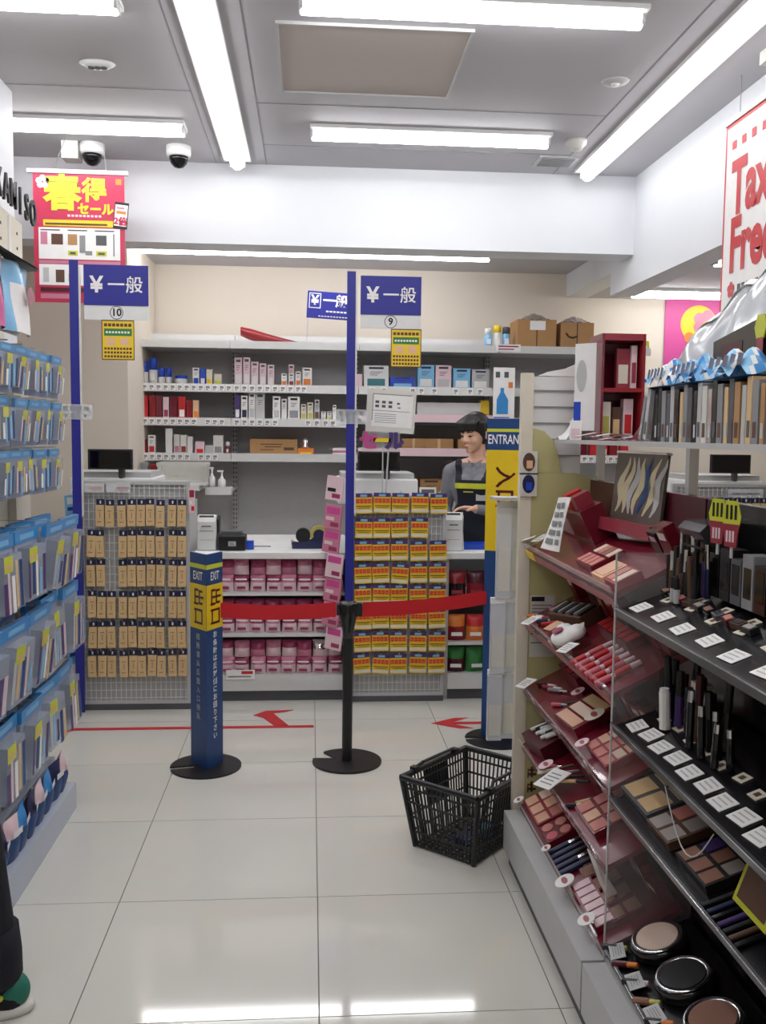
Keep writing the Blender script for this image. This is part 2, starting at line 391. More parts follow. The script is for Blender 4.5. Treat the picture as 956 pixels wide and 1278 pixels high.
g2 = 'cartons on the middle wall shelves'
RB1 = [(.050, .188), (.046, .192), (.048, .163), (.044, .152), (.044, .143)]
XB1 = [-0.4963, -0.4394, -0.3847, -0.3299, -0.2750]
for i, ((w_, h), x) in enumerate(zip(RB1, XB1)):
    carton('carton', 'tall pinkish-white carton with dark top band, %s in the row of five' % ORD[i], x, Z1, w_, h, .05, 'pinkl', 'white', 'dgrey', group=g2)
carton('carton', 'small orange-based carton, first of the short group on the upper middle shelf', -0.1843, Z1, .036, .085, .05, 'paper', 'orange', 'black', group=g2)
c_ = carton('carton', 'small pink-based carton with another standing behind it', -0.1353, Z1, .036, .085, .05, 'paper', 'burgl', 'black', group=g2)
carton('carton', 'taller slim carton behind the small pink-based carton', -0.1369, Z1, .036, .152, .04, 'pinkl', None, 'dgrey', y=SF + .075, group=g2)
carton('carton', 'small carton with orange swirl and black top band', -0.0884, Z1, .036, .1, .05, 'paper', 'orange', 'black', group=g2)
carton('carton', 'broad white carton with orange picture, last on the upper middle shelf', -0.0271, Z1, .064, .128, .05, 'paper', 'orange', 'dgrey', group=g2)
RB2 = [(.034, .165, 'purple', 'white', 'purple carton'), (.043, .162, 'paper', 'navy', 'white carton with navy flowers'), (.043, .182, 'white', 'lgrey', 'tall white carton'), (.062, .182, 'lgrey', None, 'broad pale grey carton'),
       (.052, .16, 'paper', 'lgrey', 'plain white carton after the gap'), (.035, .142, 'white', None, 'slim white carton'), (.08, .16, 'paper', 'grey', 'broad white carton with grey picture'), (.035, .108, 'cream', 'gold', 'short gold-printed carton'),
       (.039, .12, 'cream', 'gold', 'medium gold-printed carton'), (.034, .14, 'lgrey', 'brown', 'dark-based grey carton'), (.031, .06, 'white', 'lgrey', 'very short white carton'), (.03, .06, 'offwhite', 'gold', 'very short gold carton'), (.024, .105, 'paper', None, 'thin white carton')]
XB2 = [-0.5029, -0.4559, -0.4039, -0.3485, -0.2365, -0.1843, -0.1176, -0.0503, -0.0050, 0.0409, 0.0863, 0.1262, 0.1611]
for i, ((w_, h, bd, ac, lb), x) in enumerate(zip(RB2, XB2)):
    carton('carton', lb + ', %s along the second middle shelf' % ORD[i], x, Z2, w_, h, .05, bd, ac, 'black' if bd not in ('purple',) else None, group=g2)
kb = carton('shipping_box', 'long low kraft box with brown print on the third middle shelf', -0.2558, Z3, .325, .105, .2, 'kraft', None, None, cat='box')
b = MB().rect(-.09, .06, .068, .074, -.0008).rect(-.06, .05, .05, .056, -.0008).rect(-.09, .0, .03, .035, -.0008).rect(.07, .14, .03, .05, -.0008); b.build('printed_text', 'brown', kb)
ob = carton('display_box', 'small open orange display box beside the long kraft box', -0.0354, Z3, .11, .045, .12, 'orange', 'yellow', None, cat='box')
bt = MB().lathe([(.028, 0), (.03, .01), (.02, .03), (.024, .05), (.01, .07), (0, .072)], 12).build('wrapped_sample', 'foil', None, (-0.0384, 6.58, Z3 + .0455), 0, True); tag(bt, 'crumpled silver wrapped sample standing on the orange display box', 'sample pack')
for k in range(3): tag(MB().box(-.055, .055, 0, .2, 0, .016).build('leaflet_bundle', ['paper', 'pink', 'paper'][k], None, (0.2055, SF + .02, Z3 + .0165 * k), .1 * (k - 1)), ['flat white leaflet bundle lying on the bottom of the small stack', 'pink leaflet bundle in the middle of the small stack', 'white leaflet bundle topping the small stack'][k] + ' by the blue pole', 'leaflets')

# right section cartons above the clerk
g3 = 'boxes on the shelf above the clerk'
RC = [(.04, .09, 'pinkl', None, 'tiny pale pink carton'), (.17, .15, 'white', 'teal', 'broad white and green carton'), (.17, .075, 'blue', 'lblue', 'low wide blue carton'), (.115, .16, 'lblue', 'white', 'pale blue carton'), (.11, .16, 'pinkl', 'lgrey', 'lilac-white carton'),
      (.12, .14, 'lblue', 'paper', 'light blue-grey carton'), (.12, .135, 'lgrey', 'paper', 'grey-white carton')]
XC = [0.3307, 0.4484, 0.6326, 0.7945, 0.9168, 1.0452, 1.1774]
for i, ((w_, h, bd, ac, lb), x) in enumerate(zip(RC, XC)):
    carton('carton', lb + ', %s from the blue pole above the clerk' % ORD[i], x, Z1, w_, h, .12, bd, ac, 'navy' if i > 0 else None, group=g3)
for i, (x0, w_) in enumerate(((.72, .17), (.90, .2), (1.11, .15))):
    o = carton('kraft_box', 'kraft cardboard box, %s on the shelf behind the clerk\'s head' % ORD[i], x0, 1.276, w_, .12, .2, 'kraft', None, None, y=SF + .07, group='kraft boxes behind the clerk', cat='box')
    MB().rect(-w_ * .05, w_ * .05, 0, .12, -.0006).build('tape_strip', 'tan', o)
carton('storage_bin', 'white plastic bin on the shelf under the cartons behind the clerk', .97, 1.511, .45, .14, .25, 'white', 'paper', None, y=SF + .09, cat='bin')
carton('yellow_box', 'upright yellow carton by the end post behind the clerk', 1.225, 1.511, .06, .16, .1, 'yellow', 'orange', None, y=SF + .09, cat='box')
for i, (x0, w_, h) in enumerate(((.62, .2, .2), (.86, .16, .16), (1.06, .2, .22))):
    carton('kraft_box', 'kraft cardboard box, %s in the low row behind the till counter' % ORD[i], x0, .95, w_, h, .2, 'kraft', None, 'brown', y=SF + .15, group='kraft boxes behind the clerk', cat='box')
tag(MB().box(.35, 1.25, 6.55, 6.88, .9, .95).build('low_shelf_board', 'lgrey'), 'grey low shelf board carrying kraft boxes behind the clerk', 'shelf')
# far right section
RD = [(1.40, .16, 'burg', 'pink'), (1.47, .14, 'red', None), (1.53, .13, 'red', 'paper'), (1.60, .12, 'dred', None), (1.68, .1, 'pinkl', 'burgl'), (1.76, .13, 'lgrey', None), (1.83, .15, 'offwhite', 'pinkd'), (1.92, .14, 'burg', None), (2.0, .13, 'red', None), (2.07, .15, 'red', 'paper'), (2.14, .12, 'dred', None), (2.22, .12, 'red', 'pinkl')]
for i, (x, h, bd, ac) in enumerate(RD):
    carton('carton', '%s carton, %s along the far shelf behind the makeup stand' % ({'burg': 'burgundy', 'red': 'red', 'dred': 'dark red', 'pinkl': 'pale pink', 'lgrey': 'grey', 'offwhite': 'off-white'}[bd], ORD[i]), x, 1.2862, .055, h * .85, .05, bd, ac, None, group='cosmetics on the far wall shelf')

# items on top of the wall shelving
bag = MB()
bag.grid(lambda u, v: (-.19 + .38 * u, .06 * math.cos(2 * PI * v) * (1 - .5 * u), .055 + (.05 - .03 * u) * math.sin(2 * PI * v) * (1 - .35 * abs(2 * u - 1) ** 3) + .045 * (1 - u) * (1 - u) - .03 * u), 16, 14)
o = bag.build('red_pouch', 'dred', None, (-0.2951, 6.62, 2.022), 0, True); smooth_sub(o)
tag(o, 'shiny dark red pouch lying on top of the wall shelves', 'pouch')
MB().tube([(.17, -.02, .03), (.19, -.03, .03), (.2, -.01, .03)], .006).build('zip_pull', 'burgd', o)
for i, (x0, w_, h) in enumerate(((1.5641, .275, .19), (1.8501, .235, .175))):
    o = carton('cardboard_box', ['taller brown cardboard box on top of the shelves beside blue bottles', 'brown cardboard box with a curved black arrow logo on top of the shelves'][i], x0, 2.0405, w_, h, .25, 'kraft', None, None, y=6.5, cat='box', group='cardboard boxes on top of the shelves')
    MB().rect(-.004, .004, 0, h, -.0006).build('seam', 'brown', o)
    p_ = MB().grid(lambda u, v: (-.1 + .2 * u, .03 + .14 * v, h + .004 + .045 * math.sin(PI * u) * math.sin(PI * v) + .006 * math.sin(22 * u + 9 * v)), 14, 8).build('clear_refill_pack', 'foil', None, (x0, 6.5, 2.0405), 0, True)
    tag(p_, ['silver-clear refill pack lying on the taller cardboard box', 'silver-clear refill pack lying on the box with the arrow logo'][i], 'pack')
    if i == 1:
        MB().tube([(-.08, -.002, .1), (-.06, -.002, .075), (-.03, -.002, .068), (0, -.002, .08)], .006).build('arrow_logo', 'black', o)
    else:
        MB().rect(-.05, .06, h * .62, h * .95, -.0008).build('shipping_label', 'paper', o)
for i, (x, h, bd, cp) in enumerate(((1.2342, .13, 'lblue', 'white'), (1.2971, .15, 'white', 'yellow'), (1.3601, .14, 'lblue', 'dgrey'))):
    bottle('detergent_bottle', ['pale blue bottle with white cap, first of three on top of the shelves', 'white bottle with yellow cap on top of the shelves', 'pale blue bottle with dark cap beside the cardboard box'][i], x, 2.0405, .055, h, bd, cp, y=6.56)
o = tag(MB().box(-.085, .085, -.004, 0, 0, .05).rect(-.07, .07, .03, .04, -.0045, 1).rect(-.07, .04, .012, .02, -.0045, 1).build('shelf_card', ['paper', 'pinkd'], None, (1.3507, 6.434, 2.0)), 'white shelf card with pink print below the pale blue bottles', 'card')
for i, (x, c_) in enumerate(((2.06, 'white'), (2.185, 'yellow'), (2.305, 'lime'))):
    o = carton('clear_box', ['white', 'yellow', 'lime'][i] + ' box in the row on top of the far shelves', x, 2.0405, .11, .055, .18, c_, 'paper', None, y=6.48, cat='box')
for i, x in enumerate((1.93, 2.07, 2.21)):
    o = carton('clear_tub', 'clear storage tub, %s on the far shelf under the yellow boxes' % ORD[i], x, 1.7462, .13, .12, .2, 'white', 'lgrey', None, cat='tub')

# blue general-checkout sign standing on the shelf top, partly behind the till sign
t = thing('checkout_sign', 'tilted blue hanging checkout sign half hidden behind the till nine pole', 'sign', (0.1374, 6.44, 2.04), 0, rot=(0, math.radians(3), 0))
MB().box(-.18, .135, -.004, .004, .155, .335).build('board', 'sblue', t)
MB().box(-.172, -.166, .004, .01, 0, .34).build('stand_rod', 'lgrey', t)
MB().box(-.168, -.0885, -.0055, -.0045, .222, .322).rect(-.163, -.0935, .227, .317, -.006, 1).build('symbol_frame', ['white', 'sblue'], t)
text('¥', .085, 'white', t, (-.128, -.007, .272), bold=.003)
text('一般', .085, 'white', t, (.01, -.007, .272), bold=.003)
b = MB()
for k in range(7): b.rect(-.05 + k * .024, -.032 + k * .024, .2, .21, -.005)
for k in range(11): b.rect(-.1 + k * .02, -.086 + k * .02, .168, .174, -.005)
b.build('small_print', 'white', t)

# ------------------------------------------------------------------ till counters with shelves below
CF = 4.92
def counter(label, x0, x1, depth, boards):
    t = thing('till_counter', label, 'counter', (0, 0, 0), 0, 'till counters')
    bevel(MB().box(x0, x1, CF - .01, CF + depth, .765, .80).build('worktop', 'white', t), .004)
    MB().box(x0, x0 + .02, CF + .01, CF + .45, 0, .765).build('side_panel', 'lgrey', t)
    MB().box(x1 - .02, x1, CF + .01, CF + .45, 0, .765).build('side_panel', 'lgrey', t)
    MB().box(x0 + .02, x1 - .02, CF + .43, CF + .45, .09, .765).build('back_panel', 'grey', t)
    for z in boards: MB().box(x0 + .02, x1 - .02, CF, CF + .43, z - .016, z).build('shelf', 'shelfwhite', t)
    MB().box(x0 + .02, x1 - .02, CF - .005, CF + .43, .06, .142).build('bottom_deck', 'shelfwhite', t)
    MB().box(x0, x1, CF + .02, CF + .45, 0, .06).build('plinth', 'dgrey', t)
    return t
counter('white till counter with pink pouches on its shelves', -.608, .212, .87, [.585, .365])
counter('white till counter beside the clerk with dark and red packs below', .72, 1.45, .36, [.545, .315])
# pink pouches
def pouch_mesh(w, h, d, mats, split=.5, seed=0, foil=False):
    r = random.Random(seed)
    p1_, p2_, p3_ = r.uniform(0, 6), r.uniform(0, 6), r.uniform(0, 6)
    b = MB()
    def S(side):
        def fn(u, v):
            e = min(1, 4 * min(u, 1 - u, v, 1 - v) + .0)
            bul = math.sqrt(max(0, min(1, 2.6 * min(u, 1 - u)))) * math.sqrt(max(0, min(1, 1.8 * min(v + .12, 1 - v))))
            wr = .06 * math.sin(9 * u + p1_) * math.sin(7 * v + p2_) + .05 * math.sin(17 * u + 5 * v + p3_)
            y = -side * d / 2 * bul * (1 + wr)
            return ((u - .5) * w * (1 - .05 * math.sin(PI * v)), y, h * v)
        return fn
    b.grid(S(1), 9, 9, mfn=lambda u, v: 1 if v > split else 0)
    b.grid(S(-1), 6, 6, mfn=lambda u, v: 1 if v > split else 0)
    return b.mesh('pouch', mats, True)
PM = [pouch_mesh(.082, .088, .07, ['pinkl', 'pinkd'], .52, 1), pouch_mesh(.082, .088, .07, ['pinkl', 'pink'], .6, 2), pouch_mesh(.082, .088, .07, ['pink', 'pinkd'], .45, 3)]
PF = pouch_mesh(.082, .09, .07, ['pinkl', 'foil'], .45, 4)
lab = MB().rect(-.022, .022, .016, .03, -.037, 0).rect(-.03, .03, .062, .07, -.03, 1).mesh('print', ['pinkd', 'paper'])
for si, (z, nm, up) in enumerate(((.5855, 'top', 2), (.3655, 'middle', 2), (.1425, 'bottom', 2))):
    for ly in range(up):
        for c in range(9):
            x = -.527 + .083 * c + random.uniform(-.004, .004)
            fo = (si, ly, c) in ((0, 1, 8), (2, 1, 7))
            me = PF if fo else PM[2 if ly == 1 and random.random() < .6 else (c * 7 + si * 3 + ly) % 2]
            o = link('wipe_pouch', me, None, (x, CF + .055 + .012 * ly + random.uniform(-.006, .006), z + .0885 * ly), random.uniform(-.12, .12))
            tag(o, 'pink pouch, %s layer, %s from the exit post on the %s counter shelf' % (['lower', 'upper'][ly], ORD[c], nm), 'pouch', 'pink pouches under the till counter')
            if ly == 0: link('print', lab, o)
tag(MB().box(0, .15, 0, .003, 0, .05, 0).rect(.08, .14, .028, .044, -.0005, 1).rect(.01, .13, .01, .018, -.0005, 2).build('shelf_card', ['paper', 'red', 'grey'], None, (-.44, CF - .012, .125)), 'white price card clipped to the bottom counter shelf', 'card')
# packs under the second counter
for (z, k, cs, nm) in ((.5455, 0, ('gblack', 'dred', 'burgd', 'gblack', 'burgd'), 'top'), (.3155, 1, ('dred', 'orange', 'red', 'foil', 'red'), 'middle'), (.1425, 2, ('burgd', 'green', 'green', 'black', 'green'), 'bottom')):
    for c in range(5):
        m_ = pouch_mesh(.1, [.15, .14, .135][k], .08, [cs[c], cs[(c + 1) % 5]], .6, 20 + k * 5 + c)
        o = link('snack_pouch', m_, None, (.79 + .105 * c, CF + .06, z), random.uniform(-.15, .15))
        tag(o, '%s pouch, %s from the yellow-pack rack on the %s shelf under the printer' % ({'gblack': 'black', 'dred': 'dark red', 'burgd': 'burgundy', 'orange': 'orange', 'red': 'red', 'foil': 'silver', 'green': 'green', 'black': 'black'}[cs[c]], ORD[c], nm), 'pouch', 'dark packs under the second counter')
        MB().rect(-.03, .03, .03, .05, -.046).build('print', 'paper' if k else 'burgl', o)

# things on the worktops
def label_printer(label, x, y, z, w, d, h, sidecol):
    t = thing('label_printer', label, 'printer', (x, y, z), 0, 'receipt printers on the till counters')
    bevel(MB().prism([(0, 0), (d, 0), (d, h * .92), (d * .5, h), (d * .12, h * .97), (0, h * .82)], 'x', -w / 2, w / 2).build('housing', 'white', t), .006)
    MB().prism([(.01, .004), (d + .004, .004), (d + .004, h * .93), (d * .55, h * 1.0), (d * .3, h * .86), (.05, h * .5)], 'x', w / 2, w / 2 + .012).build('side_cover', sidecol, t)
    MB().rect(-w * .36, w * .36, h * .55, h * .57, -.0015).rect(-w * .36, w * .36, h * .3, h * .31, -.0015).build('seam', 'grey', t)
    MB().box(-w * .38, w * .38, d * .1, d * .16, h * .93, h * 1.0).build('paper_slot', 'dgrey', t)
    MB().box(-w * .25, w * .25, -.003, .002, h * .68, h * .71).build('cutter_bar', 'dgrey', t)
    return t
label_printer('white label printer with black side on the counter by the exit post', -0.5481, 4.98, .801, .10, .13, .185, 'black')
t = thing('cash_drawer_box', 'black desktop device with a small grey sticker beside the label printer', 'device', (-0.4124, 4.97, .801))
bevel(MB().box(-.07, .07, 0, .12, 0, .08).build('body', 'black', t), .006)
MB().box(-.06, .05, .02, .1, .08, .1).build('lid', 'dgrey', t)
MB().rect(-.02, .02, .025, .05, -.0008, 0).rect(-.014, .014, .03, .034, -.0012, 1).rect(-.014, .008, .039, .043, -.0012, 1).build('sticker', ['lgrey', 'dgrey'], t)
t = thing('box_cutter', 'blue-handled box cutter lying on the worktop', 'cutter', (-0.3234, 5.05, .801))
MB().box(-.03, .02, -.02, .02, 0, .045).build('handle', 'blue', t); MB().box(.02, .11, -.01, .0, .012, .018).build('blade', 'metal', t)
t = thing('tape_dispenser', 'navy tape dispenser holding a pale yellow roll on the worktop', 'tape dispenser', (0.0004, 5.1, .801))
MB().prism([(-.1, 0), (.1, 0), (.1, .03), (.085, .09), (.05, .10), (.0, .045), (-.06, .03), (-.1, .035)], 'y', -.03, .03).build('base', 'navy', t)
MB().cyl((.045, -.026, .075), (.045, .026, .075), .048, n=24).build('tape_roll', 'gold', t)
MB().cyl((.045, -.031, .075), (.045, .031, .075), .03, n=20).build('roll_core', 'navy', t)
MB().cyl((-.04, -.026, .07), (-.04, .026, .07), .04, n=24).build('spare_roll', 'black', t)
MB().box(-.104, -.096, -.025, .025, .02, .045).build('cutting_teeth', 'metal', t)
label_printer('white receipt printer on the counter in front of the clerk', 0.7678, 4.97, .801, .095, .13, .205, 'lgrey')
t = thing('cash_tray', 'flat blue money tray in front of the clerk', 'tray', (0.9210, 5.1, .801))
MB().box(-.1, .1, -.06, .06, 0, .012).build('base', 'blue', t)
for (a, b_, c_, d_) in ((-.1, .1, -.06, -.052), (-.1, .1, .052, .06), (-.1, -.092, -.052, .052), (.092, .1, -.052, .052)): MB().box(a, b_, c_, d_, .012, .03).build('rim', 'blue', t)
# pump bottles on their little tray, basket bin
t = thing('bracket_tray', 'small white tray fixed to the slotted upright', 'tray', (-0.6092, 6.3, 1.0129))
MB().box(-.085, .085, -.05, .05, 0, .008).build('base', 'white', t)
for (a, b_, c_, d_) in ((-.085, .085, -.05, -.044), (-.085, .085, .044, .05), (-.085, -.079, -.044, .044), (.079, .085, -.044, .044)): MB().box(a, b_, c_, d_, .008, .05).build('side', 'white', t)
MB().box(.07, .084, .05, .55, .012, .032).build('bracket', 'lgrey', t)
for i, (x, w_, h) in enumerate(((-.045, .042, .13), (.02, .05, .11))):
    o = thing('pump_bottle', ['tall slim white pump bottle on the bracket tray', 'short broad white pump bottle on the bracket tray'][i], 'bottle', (-0.6092 + x, 6.3, 1.0129 + .0085), 0, 'pump bottles on the bracket tray')
    MB().lathe([(w_ / 2, 0), (w_ / 2, h * .8), (w_ * .2, h * .92), (w_ * .2, h)], 14).build('bottle_body', 'white', o, smooth=True)
    MB().cyl((0, 0, h), (0, 0, h + .035), .006, n=8).box(-.03, .01, -.007, .007, h + .03, h + .042).build('pump_head', 'paper', o)
t = thing('wire_basket', 'white perforated plastic basket on the shelf frame below the cosmetics', 'basket', (-0.8319, 6.25, 1.0809))
bb = MB()
for k in range(18): bb.box(-.15 + k * .0172, -.144 + k * .0172, -.1, -.094, .02, .12)
for z in (.02, .055, .09): bb.box(-.15, .15, -.1, -.094, z, z + .006)
bb.build('mesh_front', 'offwhite', t)
MB().box(-.155, .155, -.106, .1, 0, .02).build('base', 'white', t)
for (a, b_, c_, d_) in ((-.16, .16, -.108, -.092), (-.16, .16, .092, .106), (-.16, -.148, -.092, .092), (.148, .16, -.092, .092)): MB().box(a, b_, c_, d_, .12, .145).build('rim', 'offwhite', t)
for s in (-1, 1): MB().box(s * .152 - .003, s * .152 + .003, -.1, .1, .02, .12).build('mesh_side', 'offwhite', t)
MB().box(-.15, .15, .094, .1, .02, .12).build('mesh_back', 'offwhite', t)
tag(MB().box(-1.2, -.72, 6.12, 6.88, 1.0809 - .035, 1.0809 - .001).build('side_shelf_board', 'white'), 'white shelf board under the perforated basket', 'shelf')
carton('carton', 'dark red carton beside the perforated basket', -1.0228, 1.0809, .06, .13, .05, 'dred', 'red', None, y=6.25)
carton('carton', 'greyish carton between the red carton and the pillar', -1.0905, 1.0809, .05, .14, .05, 'grey', None, None, y=6.25)

# ------------------------------------------------------------------ till racks with hanging packs
def grid_rack(label, x0, x1, y, h, wires=True):
    t = thing('grid_rack', label, 'rack', (x0, y, 0), 0, 'white wire racks in front of the tills')
    w = x1 - x0
    for x in (0, w - .018): MB().box(x, x + .018, 0, .03, 0, h).build('frame_post', 'lgrey', t)
    for z in (.03, h - .018): MB().box(.018, w - .018, 0, .03, z, z + .018).build('frame_rail', 'lgrey', t)
    MB().box(0, w, -.003, .045, 0, .03).build('base', 'dgrey', t)
    MB().box(.018, w - .018, .022, .026, .048, h - .018).build('backing_sheet', 'lgrey', t)
    b = MB()
    n = int(w / .025)
    for k in range(1, n): b.box(k * w / n - .0016, k * w / n + .0016, .004, .008, .048, h - .018)
    k = 0; z = .06
    while z < h - .02: b.box(.018, w - .018, .008, .0115, z - .0016, z + .0016); z += .04
    b.build('wire_grid', 'white', t)
    return t
R10x0, R10x1, R10y = -1.165, -.612, 4.80
R9x0, R9x1, R9y = .215, .715, 4.90
rk10 = grid_rack('white wire rack at till ten hung with tan boxed packs', R10x0, R10x1, R10y, 1.175)
rk9 = grid_rack('white wire rack at till nine hung with yellow packs', R9x0, R9x1, R9y, 1.105)
# tan boxed packs
tb = MB().box(-.0205, .0205, -.022, .0, 0, .106).mesh('tan_pack', 'tan')
th = MB().box(-.0205, .0205, -.004, .0, .106, .135, 0).rect(-.004, .004, .113, .128, -.0045, 1).mesh('header_card', ['navy', 'paper'])
tp = MB().rect(-.010, .010, .078, .081, -.0226, 0).rect(-.002, .003, .04, .07, -.0226, 1).rect(-.012, .008, .02, .026, -.0226, 1).mesh('print', ['brown', 'kraft'])
hook = MB().cyl((0, .004, .1405), (0, -.055, .1405), .002, n=5).cyl((0, -.055, .1405), (0, -.06, .148), .002, n=5).mesh('hook', 'metal')
cx10 = [(122, 0), (166, 1), (212, 2), (267, 3), (310, 4), (353, 5), (397, 6), (440, 7), (496, 8), (539, 9)]
XC10 = [-1.0984, -1.0514, -1.0021, -0.9431, -0.8969, -0.8507, -0.8032, -0.7568, -0.6963, -0.6497]
ZR10 = [0.9490, 0.7943, 0.6442, 0.4844, 0.3294, 0.1803]
miss = {(0, 0), (1, 2), (2, 2)}
for r_ in range(6):
    for c in range(10):
        hk = link('hook', hook, rk10, (XC10[c] - R10x0, 0, ZR10[r_]))
        if (r_, c) in miss: continue
        o = link('tan_pack', tb, None, (XC10[c], R10y - random.uniform(.006, .014), ZR10[r_] + random.uniform(-.003, .003)), 0, rot=(0, random.uniform(-.035, .035), random.uniform(-.08, .08)))
        tag(o, 'tan boxed pack on the till ten rack, row %s from top, %s from the pole' % (['one', 'two', 'three', 'four', 'five', 'six'][r_], ORD[c]), 'hanging pack', 'tan packs on the till ten rack')
        link('header_card', th, o); link('print', tp, o)
# yellow packs
def ypack(seed):
    r = random.Random(seed); b = MB()
    b.box(-.045, .045, -.012, 0, 0, .085, 0)
    b.box(-.044, .044, -.006, -.001, .085, .106, 1)
    b.rect(-.045, .045, .052, .079, -.0126, 2)
    for k in range(4): b.rect(-.038 + k * .02, -.024 + k * .02, .056, .075, -.013, 3); b.rect(-.035 + k * .02, -.027 + k * .02, .06 + r.uniform(0, .004), .068, -.0134, 2)
    b.rect(-.044, .044, .006, .022, -.0126, 4)
    b.rect(-.04, .04, .036, .041, -.0126, 5); b.rect(-.03, .03, .028, .031, -.0126, 5)
    return b.mesh('yellow_pack', ['syellow', 'purple', 'orange', 'red', 'cream', 'brown'])
YP = [ypack(k) for k in range(4)]
XC9 = [0.2623 + .016, 0.3654 + .007, 0.4689, 0.5716, 0.6735]
ZR9 = [1.0115, 0.8833, 0.7612, 0.6419, 0.5266, 0.3985, 0.2767, 0.1577]
hook9 = MB().cyl((0, .004, .112), (0, -.06, .112), .002, n=5).cyl((0, -.06, .112), (0, -.066, .12), .002, n=5).mesh('hook', 'metal')
ytail = MB().rect(-.018, .018, .088, .1, -.0065, 0).mesh('header_print', ['lblue'])
for r_ in range(8):
    for c in range(5):
        link('hook', hook9, rk9, (XC9[c] - R9x0, 0, ZR9[r_]))
        if (r_, c) == (1, 4): continue
        tl = random.uniform(-.05, .05) * (1.7 if r_ in (3, 7) else .8)
        o = link('yellow_pack', YP[(r_ * 5 + c) % 4], None, (XC9[c], R9y - random.uniform(.013, .017), ZR9[r_] + random.uniform(-.003, .003)), 0, rot=(0, tl, random.uniform(-.04, .04)))
        tag(o, 'yellow pack on the till nine rack, row %s from top, %s from the pole' % (['one', 'two', 'three', 'four', 'five', 'six', 'seven', 'eight'][r_], ORD[c]), 'hanging pack', 'yellow packs on the till nine rack')
        link('header_print', ytail, o)
# till poles with their signs
def till_pole(num, x, y, top, sx, notx):
    t = thing('till_sign_pole', 'tall blue pole carrying the till %s payment sign' % num, 'sign pole', (x, y, 0), 0, 'till number poles')
    MB().prism([(-.022, 0), (.022, 0), (.016, .03), (-.016, .03)], 'z', 0, top).build('pole', 'sblue', t)
    MB().box(.0225, .031, 0, .01, 1.0, top - .03).build('edge_strip', 'offwhite', t)
    bd = MB().box(sx, sx + .312, .004, .012, top - .285, top - .02).build('sign_board', 'white', t)
    MB().box(sx, sx + .312, .0, .004, top - .215, top - .02).build('blue_panel', 'sblue', bd)
    text('¥', .105, 'paper', bd, (sx + .062, -.002, top - .12), bold=.003)
    text('一般', .085, 'paper', bd, (sx + .2, -.002, top - .12), bold=.001, spacing=1.05)
    rg = MB(); n = 32
    for k in range(n):
        a0, a1 = 2 * PI * k / n, 2 * PI * (k + 1) / n; cx_, cz_ = sx + .156, top - .25
        rg.poly([(cx_ + .029 * math.cos(a0), .0035, cz_ + .029 * math.sin(a0)), (cx_ + .029 * math.cos(a1), .0035, cz_ + .029 * math.sin(a1)), (cx_ + .0325 * math.cos(a1), .0035, cz_ + .0325 * math.sin(a1)), (cx_ + .0325 * math.cos(a0), .0035, cz_ + .0325 * math.sin(a0))][::-1])
    rg.build('number_ring', 'navy', bd)
    text(num_txt[num], .05, 'black', bd, (sx + .156, .003, top - .25), bold=.0015)
    n_ = MB().box(notx, notx + .158, .004, .007, top - .48, top - .285).build('yellow_notice', 'yellow', t)
    z0 = top - .48; b = MB()
    for k in range(7): b.rect(notx + .012 + k * .0195, notx + .027 + k * .0195, z0 + .163, z0 + .178, .003, 0)
    b.rect(notx + .012, notx + .146, z0 + .118, z0 + .153, .003, 1)
    for k in range(8): b.rect(notx + .02 + k * .015, notx + .03 + k * .015, z0 + .13, z0 + .14, .0026, 2)
    for k in range(2): b.rect(notx + .025 + k * .065, notx + .065 + k * .065, z0 + .072, z0 + .108, .003, 3)
    for q in range(3): 
        for k in range(9): b.rect(notx + .012 + k * .0152, notx + .023 + k * .0152, z0 + .012 + q * .019, z0 + .023 + q * .019, .003, 0)
    for (a, b_, c_, d_) in ((0, .158, 0, .005), (0, .158, .19, .195), (0, .004, 0, .195), (.154, .158, 0, .195)): b.rect(notx + a, notx + b_, z0 + c_, z0 + d_, .0028, 0)
    b.build('notice_print', ['brown', 'green', 'paper', 'peach'], n_)
    pt = MB().box(-.075, .085, -.008, -.004, top - .775, top - .7).build('acrylic_plate', 'clear2', t)
    b = MB()
    for k in range(4): b.rect(-.06 + k * .035, -.04 + k * .035, top - .73, top - .712, -.0085); b.rect(-.05 + k * .03, -.036 + k * .03, top - .762, top - .748, -.0085)
    b.build('plate_print', 'grey', pt)
    return t
num_txt = {'ten': '10', 'nine': '9'}
till_pole('ten', R10x0 + .006, R10y - .04, 2.255, .047, .13)
till_pole('nine', R9x0 - .012, R9y - .04, 2.25, .047, .205)
# registers and customer displays behind the racks
def register(label, x, y, z, label2):
    t = thing('cash_register', label, 'register', (x, y, z))
    bevel(MB().box(-.22, .22, .1, .5, 0, .14).build('body', 'white', t), .01)
    MB().box(-.2, .2, .12, .48, .14, .17).build('keyboard_deck', 'lgrey', t)
    MB().cyl((.05, .12, .1), (.05, .12, .22), .018, n=10).build('display_stalk', 'dgrey', t)
    d = MB().box(-.11, .115, .06, .09, .185, .29).build('customer_display', 'black', t)
    MB().rect(-.1, .105, .195, .28, .059).build('screen_glass', 'dark_glass', d)
    return t
desk = lambda lb, x0, x1, h: tag(MB().box(x0, x1, 4.96, 5.45, 0, h).build('till_desk', 'lgrey'), lb, 'desk', 'till desks behind the racks')
desk('grey till desk behind the tan-pack rack', -1.16, -.65, 1.04); desk('grey till desk behind the yellow-pack rack', .235, .69, 1.04)
register('white cash register with black customer display at till ten', -1.0402 , 4.9, 1.041, '')
register('white cash register with black customer display at till nine', 0.3663, 5.0, 1.041, '')
